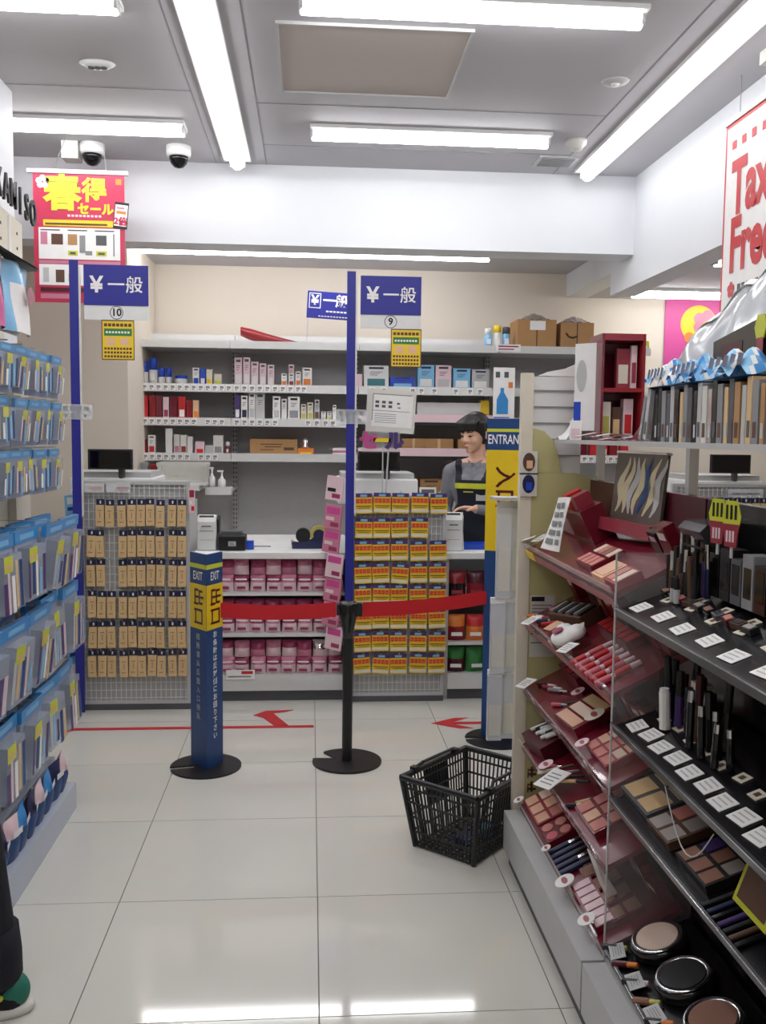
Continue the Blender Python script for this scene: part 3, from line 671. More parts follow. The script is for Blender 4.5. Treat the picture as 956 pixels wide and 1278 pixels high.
# clear leaflet trays clipped on top of the racks
for i, (x, m1) in enumerate(((-1.09, 'orange'), (-.96, 'red'))):
    t = thing('leaflet_holder', ['clear leaflet strip with orange print nearest the till ten pole', 'clear leaflet strip with red print on top of the tan-pack rack'][i], 'leaflet holder', (x, R10y - .02, 1.118))
    MB().box(-.06, .06, -.004, 0, 0, .045).build('clear_pocket', 'clear2', t)
    MB().box(-.058, .058, .0005, .0015, .003, .042).rect(-.01, .05, .018, .028, .0, 1).rect(0, .045, .008, .014, .0, 1).build('leaflet', ['paper', m1], t)
# cards hanging on the rack sides
def side_pack(name, label, x, y, z, w, h, c1, c2, grp, rz=0, tilt=0):
    o = MB().box(-w / 2, w / 2, -.012, 0, 0, h, 0).build(name, c1, None, (x, y, z), 0, )
    o.rotation_euler = (0, tilt, rz); tag(o, label, 'hanging pack', grp)
    b = MB().rect(-w * .4, w * .4, h * .62, h * .9, -.0126, 0).rect(-w * .4, w * .1, h * .35, h * .5, -.0126, 1).rect(-w * .1, w * .4, h * .1, h * .28, -.0126, 2)
    b.build('print', c2, o); return o
for k in range(7):
    side_pack('pink_pack', 'pink hanging pack on the side of the yellow-pack rack, %s from the top' % ORD[k], 0.122 - .008 * (k % 3), 4.875 - .012 * (k % 2), 1.06 - .128 * k - (.0 if k else -.02), .095, .125, 'pink' if k % 3 else 'pinkl', ['magenta', 'pinkl', 'pinkd'] if k != 0 else ['pinkl', 'hair', 'pinkd'], 'pink packs on the rack side', rz=-.5, tilt=.12)
MB().box(-.063, -.035, .090, .094, .1, 1.12).build('clip_strip', 'clear2', rk10)
for k in range(7):
    side_pack('blue_pack', 'blue hanging pack on the outer side of the tan-pack rack, %s from the top' % ORD[k], R10x0 - .045 + .006 * (k % 2), 4.86, .98 - .125 * k, .07, .12, ['lblue', 'navy2', 'cyan'][k % 3], ['white', 'navy2', 'lblue'], 'blue packs on the rack side', rz=.75, tilt=-.06)
side_pack('pink_card', 'small pink card at the top corner of the tan-pack rack', -0.5962, 4.78, 1.0162, .03, .13, 'pinkl', ['burgl', 'white', 'red'], None)
# notice sheets and deco letters by till nine
t = thing('notice_sheet', 'white printed instruction sheet held in a clear frame above the till nine display', 'notice', (0.4168, 4.98, 1.4329), 0, rot=(0, .05, 0))
MB().box(-.13, .13, 0, .004, 0, .225).build('clear_frame', 'offwhite', t)
b = MB().rect(-.10, .115, .03, .2, -.0008, 0)
for (a, b_, c_, d_) in ((-.10, .11, .198, .203), (-.10, -.096, .06, .2), (-.1, .1, .112, .115)): b.rect(a, b_, c_, d_, -.0012, 1)
for k in range(3):
    for q in range(2): b.rect(-.085 + k * .035, -.065 + k * .035, .13 + q * .022, .144 + q * .022, -.0012, 2)
b.rect(.03, .045, .15, .16, -.0012, 2); b.rect(.035, .05, .13, .136, -.0012, 2)
for k in range(5): b.rect(-.085, .03, .095 - k * .011, .098 - k * .011, -.0012, 1)
b.build('print', ['paper', 'grey', 'dgrey'], t)
MB().box(-.004, .004, .004, .01, -.42, .1).build('stand_rod', 'lgrey', t)
t = thing('bubble_letters', 'pink, yellow and purple bubble-letter sale card under the instruction sheet', 'card', (0.3811, 4.96, 1.3394))
MB().box(-.11, .09, .006, .01, -.01, .1).build('backing_card', 'clear', t)
for ch, c_, x in (('セ', 'magenta', -.075), ('ー', 'yellow', -.005), ('ル', 'purple', .06)): text(ch, .1, c_, t, (x, 0, .045), bold=.006, ext=.003)
MB().box(-.003, .003, .010, .016, -.225, .06).build('stand_rod', 'lgrey', t)
t = thing('calculator', 'light grey desk calculator standing beside the till nine display', 'calculator', (0.6295, 4.99, 1.041))
MB().prism([(0, 0), (.03, 0), (.04, .1), (.02, .1)], 'x', -.045, .045).build('body', 'offwhite', t)
MB().poly([(-.035, .0135, .07), (.035, .0135, .07), (.035, .0175, .09), (-.035, .0175, .09)]).build('screen', 'dgrey', t)
for r_ in range(3):
    for c in range(4): MB().box(-.036 + c * .019, -.022 + c * .019, .0 + .0045 * r_, .006 + .0045 * r_, .012 + r_ * .018, .024 + r_ * .018).build('key', 'grey', t)
tag(MB().box(-.05, .05, -.03, .03, 0, .045).rect(-.03, .04, .01, .03, -.031, 1).build('tissue_box', ['paper', 'lgrey'], None, (0.5303, 4.995, 1.041)), 'small white paper box between display and calculator', 'box')

# ------------------------------------------------------------------ queue posts, belt, floor tape
def notch_disc(r, a0, a1, rin, slot=None, n=48):
    pts = []
    for k in range(n + 1):
        a = a1 + (2 * PI - (a1 - a0)) * k / n
        pts.append((r * math.cos(a), r * math.sin(a)))
    am = (a0 + a1) / 2
    if slot:   # parallel slot of half width slot
        dx, dy = math.cos(am), math.sin(am); px_, py_ = -dy, dx
        pts += [(dx * rin - px_ * slot, dy * rin - py_ * slot), (dx * rin + px_ * slot, dy * rin + py_ * slot)]
    else: pts.append((rin * math.cos(am), rin * math.sin(am)))
    return pts
def sign_post(label, x, y, top, bands, notch, tri=((-.068, .045), (.068, .045), (.012, -.062))):
    t = thing('queue_sign_post', label, 'sign post', (x, y, 0), 0, 'blue and yellow queue sign posts')
    MB().prism(notch_disc(.15, *notch[:2], notch[2], notch[3]), 'z', 0, .008).build('base', 'black', t)
    L, R_, F_ = tri     # triangular column, ridge towards the aisle
    MB().prism([L, F_, R_], 'z', .008, top).build('column', 'navy2', t)
    lf = ((F_[0] - L[0]), (F_[1] - L[1])); rf = ((R_[0] - F_[0]), (R_[1] - F_[1]))
    for (z0, z1, c) in bands:
        e = .0008
        for (A, B) in ((L, F_), (F_, R_)):
            d = Vector((B[0] - A[0], B[1] - A[1])); nrm = Vector((d.y, -d.x)).normalized() * e
            MB().poly([(A[0] + nrm.x, A[1] + nrm.y, z0), (B[0] + nrm.x, B[1] + nrm.y, z0), (B[0] + nrm.x, B[1] + nrm.y, z1), (A[0] + nrm.x, A[1] + nrm.y, z1)]).build('colour_band', c, t)
    MB().prism([(L[0] * .9, L[1] * .92), (F_[0], F_[1] * .86), (R_[0] * .9, R_[1] * .92)], 'z', top, top + .002).build('top_cap', 'white', t)
    return t, L, F_, R_
def face_text(t, A, B, body, size, m, z, turn=0, sx=1, bold=0, vert=False, f=.5, spacing=1.0, name='lettering'):
    d = Vector((B[0] - A[0], B[1] - A[1])); n_ = Vector((d.y, -d.x)).normalized() * .0016
    ang = math.atan2(d.y, d.x); c = (A[0] + d.x * f + n_.x, A[1] + d.y * f + n_.y, z)
    mw = Matrix.Rotation(ang, 4, 'Z') @ Matrix.Rotation(PI / 2, 4, 'X') @ Matrix.Rotation(turn, 4, 'Z')
    o = text(body, size, m, t, c, sx=sx, bold=bold, spacing=spacing, name=name); o.rotation_euler = mw.to_euler(); return o
bd = [(.876, .876 - .018, 'lime'), (.79, .60, 'syellow')]
t, L, F_, R_ = sign_post('short blue and yellow EXIT queue post on a black disc', -0.4404, 3.9466 + .0, .92, [(.857, .876, 'lime'), (.60, .79, 'syellow')], (math.radians(180 + 6), math.radians(180 + 18), .05, .015))
for (A, B) in ((L, F_), (F_, R_)):
    face_text(t, A, B, 'EXIT', .05, 'paper', .824, sx=.75 if A is L else .62, bold=.0006)
    face_text(t, A, B, '出口', .082, 'burgd', .695, turn=-PI / 2, bold=.0016, f=.5)
jp = 'お会計は反対側にお回り下さい'
for k, ch in enumerate(jp): face_text(t, F_, R_, ch, .03, 'paper', .575 - k * .0335, sx=1.0, bold=.0006)
for k, ch in enumerate('结账请从反面入口排队'): face_text(t, L, F_, ch, .03, 'lgrey', .565 - k * .038, sx=1.0, bold=.0003)
t2, L, F_, R_ = sign_post('tall blue ENTRANCE queue post beside the makeup stand', 0.8788, 4.25, 1.5021, [(1.4408, 1.4553, 'lime'), (0.8899, 1.3577, 'syellow')], (math.radians(170), math.radians(184), .05, .01), ((-.068, .045), (.15, .06), (.115, -.04)))
for (A, B) in ((L, F_), (F_, R_)): face_text(t2, A, B, 'ENTRANCE', .06, 'paper', 1.4047, sx=.62, bold=.0008)
for (A, B) in ((L, F_), (F_, R_)): face_text(t2, A, B, '入口', .1, 'burgd', 1.1833, turn=-PI / 2, bold=.002, f=.42)
for (A, B) in ((L, F_), (F_, R_)):
    face_text(t2, A, B, 'CHECKOUTS', .062, 'paper', 0.4359, turn=-PI / 2, bold=.0012, f=.36)
    face_text(t2, A, B, 'enter here', .05, 'lblue', 0.1110, turn=-PI / 2, bold=.0, f=.36)
# stanchion
sx_, sy_ = 0.1633, 3.9780
t = thing('stanchion', 'black belt stanchion with round disc base', 'stanchion', (sx_, sy_, 0))
MB().prism(notch_disc(.15, math.radians(132), math.radians(168), .05), 'z', 0, .01).build('base', 'black', t)
MB().cyl((0, 0, .01), (0, 0, .6), .022, n=16).build('pole', 'black', t)
MB().lathe([(.02, .52), (.024, .58), (.038, .64), (.041, .695), (.036, .705), (0, .707)], 16).build('head', 'gblack', t, smooth=True)
MB().box(.03, .06, -.02, .02, .645, .70).build('belt_cassette', 'black', t)
MB().box(-.05, -.03, -.016, .016, .65, .695).build('belt_clip', 'black', t)
def belt(label, p, q, zc):
    p = Vector(p); q = Vector(q); d = (q - p).normalized(); n_ = Vector((-d.y, d.x)) * .001
    b = MB().grid(lambda u, v: (p.x + (q.x - p.x) * u, p.y + (q.y - p.y) * u, zc - .032 + .064 * v - .012 * math.sin(PI * u)), 12, 1)
    b.grid(lambda u, v: (p.x + (q.x - p.x) * u + n_.x, p.y + (q.y - p.y) * u + n_.y, zc - .032 + .064 * v - .012 * math.sin(PI * u)), 12, 1)
    o = b.build('queue_belt', 'belt'); tag(o, label, 'belt', 'red queue belts'); return o
belt('red queue belt stretched between the EXIT post and the stanchion', (-0.4404 + .055, 3.9466 + .03), (sx_ - .052, sy_), .672)
belt('red queue belt stretched from the stanchion past the yellow packs', (sx_ + .062, sy_), (0.8788 - .06, 4.27), .672)
# tape on the floor
o = MB().box(-1.14, .02, 4.465, 4.5, .0002, .0018).prism([(-1.3, 4.33), (-1.26, 4.32), (-1.12, 4.465), (-1.14, 4.5)], 'z', .0002, .0018).build('floor_tape', 'tape'); tag(o, 'red tape line on the floor running behind the EXIT post', 'floor tape', 'red floor tape')
def arrow(label, x, y, s, line):
    o = MB().prism([(x, y), (x + .13 * s, y + .085 * s), (x + .2 * s, y + .085 * s), (x + .11 * s, y + .018), (x + line, y + .018), (x + line, y - .018), (x + .11 * s, y - .018), (x + .2 * s, y - .085 * s), (x + .13 * s, y - .085 * s)], 'z', .0003, .0018).build('floor_arrow', 'tape')
    return tag(o, label, 'floor arrow', 'red floor tape')
arrow('red floor arrow beside the shopping basket', 0.5998, 4.5048, 1.0, .5)
ax, ay = -0.2841, 4.6731
o = MB().prism([(ax, ay), (ax + .06, ay + .075), (ax + .2, ay + .085), (ax + .16, ay + .05), (ax + .1, ay + .03), (ax + .18, 4.505), (ax + .11, 4.505), (ax + .05, ay - .04)], 'z', .0003, .0019).build('floor_arrow', 'tape'); tag(o, 'small red arrowhead touching the tape line between the queue posts', 'floor arrow', 'red floor tape')

# ------------------------------------------------------------------ shopping basket
Bc = Vector((.566, 3.165)); ang = math.atan2(.29, .27)
t = thing('shopping_basket', 'black plastic lattice shopping basket on the floor tiles', 'basket', (Bc.x, Bc.y, 0), ang)
LR, WR, LB, WB, HB = .2, .155, .162, .12, .245
def wallpt(side, u, v):   # side 0..3, u along, v up
    lx, wy = LB + (LR - LB) * v, WB + (WR - WB) * v; z = .004 + HB * v
    return {0: (-lx + 2 * lx * u, -wy, z), 1: (lx, -wy + 2 * wy * u, z), 2: (lx - 2 * lx * u, wy, z), 3: (-lx, wy - 2 * wy * u, z)}[side]
for sd in range(4):
    b = MB(); n = 22 if sd % 2 == 0 else 17
    for k in range(n + 1): b.cyl(wallpt(sd, k / n, 0), wallpt(sd, k / n, 1), .0033, n=5)
    for v in (0.02, .22, .44, .66, .86):
        b.cyl(wallpt(sd, 0, v), wallpt(sd, 1, v), .0042, n=5)
    b.build('lattice_side', 'black', t)
rim = MB()
for sd in range(4):
    rim.cyl(wallpt(sd, 0, 1), wallpt(sd, 1, 1), .011, n=8)
rim.build('rim', 'black', t)
for sd in range(4): MB().cyl(wallpt(sd, 0, 0), wallpt(sd, 0, 1), .009, n=8).build('corner_rib', 'black', t)
b = MB()
for k in range(15): x = -LB + 2 * LB * k / 14; b.box(x - .003, x + .003, -WB, WB, .004, .009)
for k in range(11): y = -WB + 2 * WB * k / 10; b.box(-LB, LB, y - .003, y + .003, .004, .009)
b.build('bottom_lattice', 'black', t)
for sd in (0, 2): MB().poly([wallpt(sd, .32, .45), wallpt(sd, .68, .45), wallpt(sd, .68, .95), wallpt(sd, .32, .95)]).build('label_plate', 'black', t)
for s in (-1, 1):
    hp = [(-LR * .62, s * (WR + .004), HB + .012), (-LR * .45, s * (WR - .01), HB + .03), (LR * .45, s * (WR - .01), HB + .03), (LR * .62, s * (WR + .004), HB + .012)]
    MB().tube(hp, .006, 8).build('handle', 'black', t)
    for q in (-.62, .62): MB().box(q * LR - .012, q * LR + .012, s * WR - .012, s * WR + .012, HB, HB + .022).build('handle_lug', 'black', t)
for i, (x, y, w_, d_, h_, c_) in enumerate(((-.03, .0, .075, .05, .02, 'navy'), (.06, -.03, .05, .035, .03, 'teal'), (.03, .05, .06, .03, .018, 'black'))):
    ca, sa = math.cos(ang), math.sin(ang)
    o = MB().box(-w_ / 2, w_ / 2, -d_ / 2, d_ / 2, 0, h_, 0, 1).build('basket_item', [c_, 'lblue'], None, (Bc.x + ca * x - sa * y, Bc.y + sa * x + ca * y, .0102), ang + .5 * i)
    tag(o, ['navy carton lying in the shopping basket', 'teal carton standing in the shopping basket', 'small black carton lying in the shopping basket'][i], 'carton', 'shopping in the basket')
    MB().rect(-w_ * .3, w_ * .3, h_ * .3, h_ * .7, -d_ / 2 - .0006).build('print', 'foil', o)

# ------------------------------------------------------------------ spring sale poster
px0, px1, pz0, pz1, py_ = -1.455, -.985, 2.10, 2.765, 5.15
t = thing('sale_poster', 'red and yellow spring sale poster hanging from the ceiling', 'poster', ((px0 + px1) / 2, py_, 0))
W2 = (px1 - px0) / 2
MB().box(-W2, W2, 0, .004, pz0, pz1).build('sheet', 'posterred', t)
MB().box(-W2 - .03, W2 + .02, -.006, .012, pz1, pz1 + .022).build('hanger_rail', 'lgrey', t)
for x in (-W2 * .55, W2 * .6): MB().cyl((x, .003, pz1 + .02), (x * .5 if x < 0 else x * .9, .003, 2.95), .0018, n=5).build('hanger_wire', 'grey', t)
text('春', .19, 'lime', t, (-.085, -.002, 2.655), bold=.008)
text('得', .13, 'lime', t, (.08, -.002, 2.675), bold=.004)
text('セール', .062, 'yellow', t, (.085, -.002, 2.583), bold=.003)
b = MB()
for k in range(5):
    a = 2 * PI * k / 5 + .3
    b.poly([(-W2 + .05 + .02 * math.cos(a) + .017 * math.cos(q * PI / 4), -.002 - .0005 * k, pz1 - .045 + .02 * math.sin(a) + .017 * math.sin(q * PI / 4)) for q in range(8)][::-1], 0)
for k in range(9): b.rect(-.06 + k * .02, -.046 + k * .02, 2.545, 2.556, -.0015, 0)
b.build('blossom_print', ['pinkl'], t)
MB().rect(-W2 + .05, W2 - .02, 2.495, 2.528, -.002, 0).rect(-W2 + .06, W2 - .09, 2.502, 2.512, -.003, 1).build('yellow_strip', ['yellow', 'brown'], t)
w1 = MB().rect(-W2 + .025, W2 - .025, 2.325, 2.488, -.0015).build('picture_panel', 'paper', t)
b = MB().rect(-.2, -.165, 2.40, 2.465, -.0025, 0).rect(-.145, -.085, 2.40, 2.455, -.0025, 1).rect(-.06, -.012, 2.40, 2.455, -.0025, 2).rect(.0, .03, 2.36, 2.45, -.0025, 3).rect(.03, .065, 2.348, 2.37, -.0025, 3).rect(.085, .14, 2.4, 2.452, -.0025, 4).rect(.175, .18, 2.345, 2.46, -.0025, 4)
b.rect(-.06, -.01, 2.345, 2.37, -.0025, 5).rect(.085, .14, 2.345, 2.37, -.0025, 5).rect(-.05, -.02, 2.351, 2.363, -.0032, 4).rect(.095, .13, 2.351, 2.363, -.0032, 4)
for k in range(3): b.rect(-.2 + k * .14, -.1 + k * .14, 2.472, 2.478, -.0025, 4)
b.build('product_pictures', ['pink', 'brown', 'kraft', 'grey', 'dgrey', 'lime'], w1)
MB().rect(-W2 + .025, W2 - .025, 2.302, 2.318, -.0015).build('pink_rule', 'pink', t)
w2_ = MB().rect(-W2 + .025, W2 - .04, 2.19, 2.298, -.0015).build('picture_panel', 'paper', t)
MB().rect(-.19, -.16, 2.205, 2.28, -.0025, 0).rect(-.125, -.08, 2.205, 2.27, -.0025, 1).rect(-.06, -.03, 2.21, 2.25, -.0025, 2).rect(.02, .12, 2.22, 2.27, -.0025, 0).build('product_pictures', ['lgrey', 'brown', 'lime'], w2_)
MB().rect(-W2 + .03, W2 - .03, 2.155, 2.178, -.0015, 0).rect(-W2 + .03, -.02, 2.12, 2.145, -.0015, 1).build('foot_print', ['burgd', 'pink'], t)
ph = MB().box(-.036, .036, -.006, -.0005, 0, .135, 0).rect(-.032, .032, .012, .122, -.0065, 1).build('phone_picture', ['black', 'paper'], t, (W2 - .025, 0, 2.49)); ph.rotation_euler = (0, .1, 0)
text('2倍', .045, 'posterred', ph, (0, -.0075, .035), bold=.002)
MB().rect(-.025, .025, .075, .09, -.0075, 0).rect(-.025, .015, .1, .11, -.0075, 1).build('phone_print', ['orange', 'pink'], ph)
MB().rect(W2 - .045, W2 - .015, pz1 - .05, pz1 - .02, -.0015).build('logo_patch', 'orange', t)
# ------------------------------------------------------------------ pink poster in the far bay
t = thing('blossom_poster', 'pink poster with a yellow circle and pink flower on the far wall', 'poster', (2.9203, 6.985, 2.12))
MB().box(-.26, .26, 0, .006, -.35, .35).build('sheet', 'magenta', t)
b = MB(); n = 40
b.poly([(.0 + .14 * math.cos(2 * PI * k / n), -.0015, .16 + .14 * math.sin(2 * PI * k / n)) for k in range(n)][::-1]); b.build('yellow_circle', 'yellow', t)
b = MB()
for k in range(5):
    a = 2 * PI * k / 5
    b.poly([(.05 + .055 * math.cos(a) + .045 * math.cos(q * PI / 6), -.003 - .0006 * k, .17 + .055 * math.sin(a) + .045 * math.sin(q * PI / 6)) for q in range(12)][::-1])
b.build('flower', 'pink', t)
MB().poly([(-.07 + .04 * math.cos(q * PI / 6), -.003, .06 + .04 * math.sin(q * PI / 6)) for q in range(12)][::-1]).build('orange_bud', 'orange', t)
# pale poster strip behind the entrance post
t = thing('bottle_poster', 'pale strip poster with a blue bottle picture above the ENTRANCE post', 'poster', (1.3288, 6.44, 1.4720))
MB().box(-.075, .075, 0, .004, 0, .42).build('sheet', 'paper', t)
MB().prism([(-.05, .1), (.03, .1), (.03, .2), (.0, .25), (.0, .28), (-.025, .28), (-.025, .25), (-.05, .2)], 'y', -.0015, 0).build('bottle_picture', 'cyan', t)
MB().rect(-.07, .04, .02, .08, -.001).build('blue_block', 'blue', t)
MB().rect(.03, .06, .28, .32, -.001, 0).rect(-.06, -.03, .35, .39, -.001, 1).rect(.0, .03, .35, .39, -.001, 1).build('small_print', ['orange', 'dgrey'], t)

# ------------------------------------------------------------------ people
from mathutils.bvhtree import BVHTree
def ico(r, c, rad, rot=None):
    b = MB(); n, k = 20, 12
    prof = [(math.sin(PI * i / k), -math.cos(PI * i / k)) for i in range(k + 1)]; prof[0] = (0.0, -1); prof[-1] = (0.0, 1)
    return b
def ell(b, c, rad, mw=None, n=20, k=12):
    s0 = len(b.v)
    b.lathe([(max(1e-4, math.sin(PI * i / k)), -math.cos(PI * i / k)) for i in range(k + 1)], n)
    for i in range(s0, len(b.v)):
        v = Vector(b.v[i]); v = Vector((v.x * rad[0] + c[0], v.y * rad[1] + c[1], v.z * rad[2] + c[2])); b.v[i] = tuple(mw @ v if mw else v)
    return b
def caps(b, pts, rs, mw=None):
    for (p, q, r0, r1) in zip(pts[:-1], pts[1:], rs[:-1], rs[1:]):
        P_, Q_ = (mw @ Vector(p), mw @ Vector(q)) if mw else (Vector(p), Vector(q))
        b.cyl(P_, Q_, r0, r1, n=14)
        ell(b, P_, (r0,) * 3, n=12, k=8); ell(b, Q_, (r1,) * 3, n=12, k=8)
    return b
def remesh(b, voxel, smooth_it=5, fac=.5):
    o = b.build('tmp', 'white'); m = o.modifiers.new('r', 'REMESH'); m.mode = 'VOXEL'; m.voxel_size = voxel
    s_ = o.modifiers.new('s', 'SMOOTH'); s_.factor = fac; s_.iterations = smooth_it
    dg = bpy.context.evaluated_depsgraph_get(); dg.update()
    me = bpy.data.meshes.new_from_object(o.evaluated_get(dg)); bpy.data.objects.remove(o); me.materials.clear()
    me.polygons.foreach_set('use_smooth', [True] * len(me.polygons)); return me
def hand(b, wrist, direc, palm_n, spread=1.0, curl=.35, thumb_side=1, sc=1.0):
    """palm and five bent fingers; direc along the hand, palm_n out of the palm"""
    d = Vector(direc).normalized(); n_ = Vector(palm_n); n_ = (n_ - d * n_.dot(d)).normalized(); s_ = d.cross(n_) * thumb_side
    w0 = Vector(wrist); c = w0 + d * .045 * sc
    for q in (-.022, -.008, .008, .022):
        caps(b, [w0 + s_ * q * .7 * sc, w0 + d * .075 * sc + s_ * q * 1.15 * sc], [.0135 * sc, .0115 * sc])
    for q, L in ((.031, .068), (.0105, .076), (-.0105, .07), (-.031, .055)):
        p = w0 + d * .078 * sc + s_ * q * sc; dd = d; pts = [p]; 
        for j in range(3):
            dd = (dd + n_ * curl).normalized(); p = p + (dd + s_ * q * 2.2 * spread) * (L * (.45, .32, .25)[j]) * sc; pts.append(p)
        caps(b, pts, [.0092 * sc, .0086 * sc, .008 * sc, .0068 * sc])
    p = w0 + d * .02 * sc + s_ * .026 * sc
    caps(b, [p, p + (d * .6 + s_ * .8 + n_ * .3).normalized() * .035 * sc, p + (d * .6 + s_ * .8 + n_ * .3).normalized() * .035 * sc + (d * .9 + s_ * .35 + n_ * .4).normalized() * .03 * sc], [.013 * sc, .0105 * sc, .008 * sc])
def torso(b, sc=1.0):
    ell(b, (0, .005, 1.10), (.150, .098, .17)); ell(b, (-.045, -.035, 1.12), (.075, .07, .085)); ell(b, (.045, -.035, 1.12), (.075, .07, .085))
    caps(b, [(-.135, .015, 1.215), (0, .01, 1.245), (.135, .015, 1.215)], [.052, .06, .052])
    ell(b, (0, .0, .97), (.132, .09, .16)); ell(b, (0, .005, .84), (.160, .105, .13))
CL = (.99, 5.56); CLR = math.radians(-28)
HM = Matrix.Translation((0, -.012, 1.325)) @ Matrix.Rotation(math.radians(-20), 4, 'Z') @ Matrix.Rotation(math.radians(10), 4, 'X') @ Matrix.Translation((0, .0, -1.325))
def head(b, mw):
    ell(b, (0, .012, 1.462), (.070, .088, .085), mw); ell(b, (0, -.022, 1.42), (.060, .064, .085), mw); ell(b, (0, -.035, 1.368), (.04, .045, .038), mw)
    caps(b, [(0, -.082, 1.435), (0, -.098, 1.408)], [.008, .0115], mw); ell(b, (-.011, -.089, 1.405), (.009, .01, .007), mw); ell(b, (.011, -.089, 1.405), (.009, .01, .007), mw)
    ell(b, (0, -.08, 1.372), (.019, .01, .006), mw); ell(b, (0, -.078, 1.361), (.015, .01, .006), mw); ell(b, (0, -.07, 1.342), (.018, .014, .014), mw)
    for s in (-1, 1):
        ell(b, (s * .071, .02, 1.425), (.008, .018, .03), mw); ell(b, (s * .032, -.06, 1.405), (.024, .02, .022), mw); ell(b, (s * .028, -.073, 1.448), (.022, .012, .007), mw)
    caps(b, [(0, .02, 1.39), (0, .012, 1.24)], [.045, .05])
b = MB(); torso(b); head(b, HM)
RW, LW = Vector((-.105, -.20, .90)), Vector((.075, -.215, 1.0))
caps(b, [(-.163, .015, 1.2), (-.205, .03, .97), RW], [.054, .042, .027]); caps(b, [(.163, .015, 1.2), (.2, -.02, .965), LW], [.054, .042, .027])
hand(b, RW, (.35, -.75, -.4), (0, -.3, -1), thumb_side=-1); hand(b, LW, (-.85, -.45, .1), (0, -.2, -1), thumb_side=1, spread=1.4)
for s in (-1, 1):
    caps(b, [(s * .078, .005, .82), (s * .085, -.01, .46), (s * .085, .015, .09)], [.088, .058, .04]); caps(b, [(s * .085, .03, .038), (s * .09, -.13, .032)], [.036, .032])
me = remesh(b, .0062, 4)
for m_ in ('skin', 'cloth_grey', 'cloth_navy', 'black'): me.materials.append(MATS[m_])
def region(c):
    if c.z > 1.262: return 0
    if (c - RW).length < .19 and (c - RW).dot(Vector((.35, -.75, -.4)).normalized()) > .0: return 0
    if (c - LW).length < .19 and (c - LW).dot(Vector((-.85, -.45, .1)).normalized()) > .0: return 0
    if c.z > .86: return 1
    return 2 if c.z > .08 else 3
me.polygons.foreach_set('material_index', [region(p.center) for p in me.polygons])
clerk = link('person', me, None, (CL[0], CL[1], 0), CLR)
tag(clerk, 'shop clerk in grey shirt and dark apron looking down behind the counter', 'person')
# face details
def onhead(name, bb, m_):
    return bb.tf(HM).build(name, m_, clerk, smooth=True)
for s in (-1, 1):
    onhead('eye', ell(MB(), (s * .028, -.0795, 1.432), (.012, .005, .0045), None, 14, 8), 'hair')
    bb = MB(); caps(bb, [(s * .014, -.084, 1.455), (s * .028, -.0835, 1.459), (s * .044, -.073, 1.455)], [.0028, .003, .002]); onhead('eyebrow', bb, 'hair')
onhead('lips', ell(ell(MB(), (0, -.0875, 1.373), (.017, .004, .004), None, 12, 8), (0, -.086, 1.366), (.013, .004, .004), None, 12, 8), 'lip')
# hair: cap, fringe, side locks and a tied tail
hb = MB(); ell(hb, (0, .022, 1.478), (.082, .095, .088), HM); ell(hb, (0, .05, 1.43), (.074, .065, .075), HM)
for k in range(9):
    x = -.064 + k * .016; y = -.078 + .45 * abs(x) ** 1.3; caps(hb, [(x * .8, y + .035, 1.545 - abs(x) * .35), (x, y - .008, 1.505), (x * 1.05, y - .008, 1.466 - .004 * (k % 2))], [.016, .013, .006], HM)
for s in (-1, 1): caps(hb, [(s * .07, -.012, 1.50), (s * .076, -.01, 1.44), (s * .073, -.008, 1.395)], [.018, .013, .007], HM)
caps(hb, [(0, .1, 1.44), (0, .125, 1.42), (.005, .12, 1.36), (.01, .1, 1.31)], [.024, .03, .026, .012], HM)
hm = remesh(hb, .006, 3); hm.materials.append(MATS['hair']); link('hair', hm, clerk)
# shirt collar, apron, badges
tbm = MB(); torso(tbm); tme_ = remesh(tbm, .01, 4)
bvh = BVHTree.FromPolygons([v.co.copy() for v in tme_.vertices], [tuple(p.vertices) for p in tme_.polygons])
def front(x, z, off):
    h = bvh.ray_cast(Vector((x, -1, z)), Vector((0, 1, 0)))[0]
    return (h.y if h is not None else -.03) - off
ap = MB()
def apf(u, v):
    z = .40 + .76 * v; hw = .185 if z < .9 else .185 - (.185 - .088) * min(1, (z - .9) / .12)
    x = (2 * u - 1) * hw; y = front(x, max(z, .86), .014) if z > .86 else front(x * .95, .86, .014) - .012 * (1 - z / .86)
    if z < .95 and abs(x) > .13: y = max(y, -.07) + 0
    return (x, min(y, .02), z)
ap.grid(apf, 18, 26); ap.grid(lambda u, v: tuple(Vector(apf(u, v)) + Vector((0, .006, 0))), 18, 26)
ap.build('apron', 'cloth_navy', clerk, smooth=True)
for s in (-1, 1):
    st = MB(); path = []
    for k in range(12):
        z = 1.14 + .012 * k
        if z < 1.255: path.append(Vector((s * (.075 + .03 * k / 11), front(s * (.075 + .03 * k / 11), z, .012), z)))
    for y in (-.02, .02, .06): 
        h = bvh.ray_cast(Vector((s * .105, y, 2)), Vector((0, 0, -1)))[0]
        if h is not None: path.append(Vector((s * .105, y, h.z + .008)))
    for p, q in zip(path[:-1], path[1:]): st.poly([p + Vector((-.02, 0, 0)), p + Vector((.02, 0, 0)), q + Vector((.02, 0, 0)), q + Vector((-.02, 0, 0))])
    st.build('apron_strap', 'cloth_navy', clerk)
    co = MB(); co.grid(lambda u, v: (s * (.012 + .055 * u), -.055 + .075 * u * u - .012 * v, 1.262 + .03 * u - .04 * v * (1 - .3 * u)), 6, 3); co.build('collar', 'cloth_grey', clerk, smooth=True)
yb = front(0, 1.12, .022)
o = MB().grid(lambda u, v: (-.10 + .2 * u, front(-.10 + .2 * u, 1.11, .0) - .022 + 0, 1.11 + .032 * v), 10, 1).build('yellow_armband', 'lime', clerk)
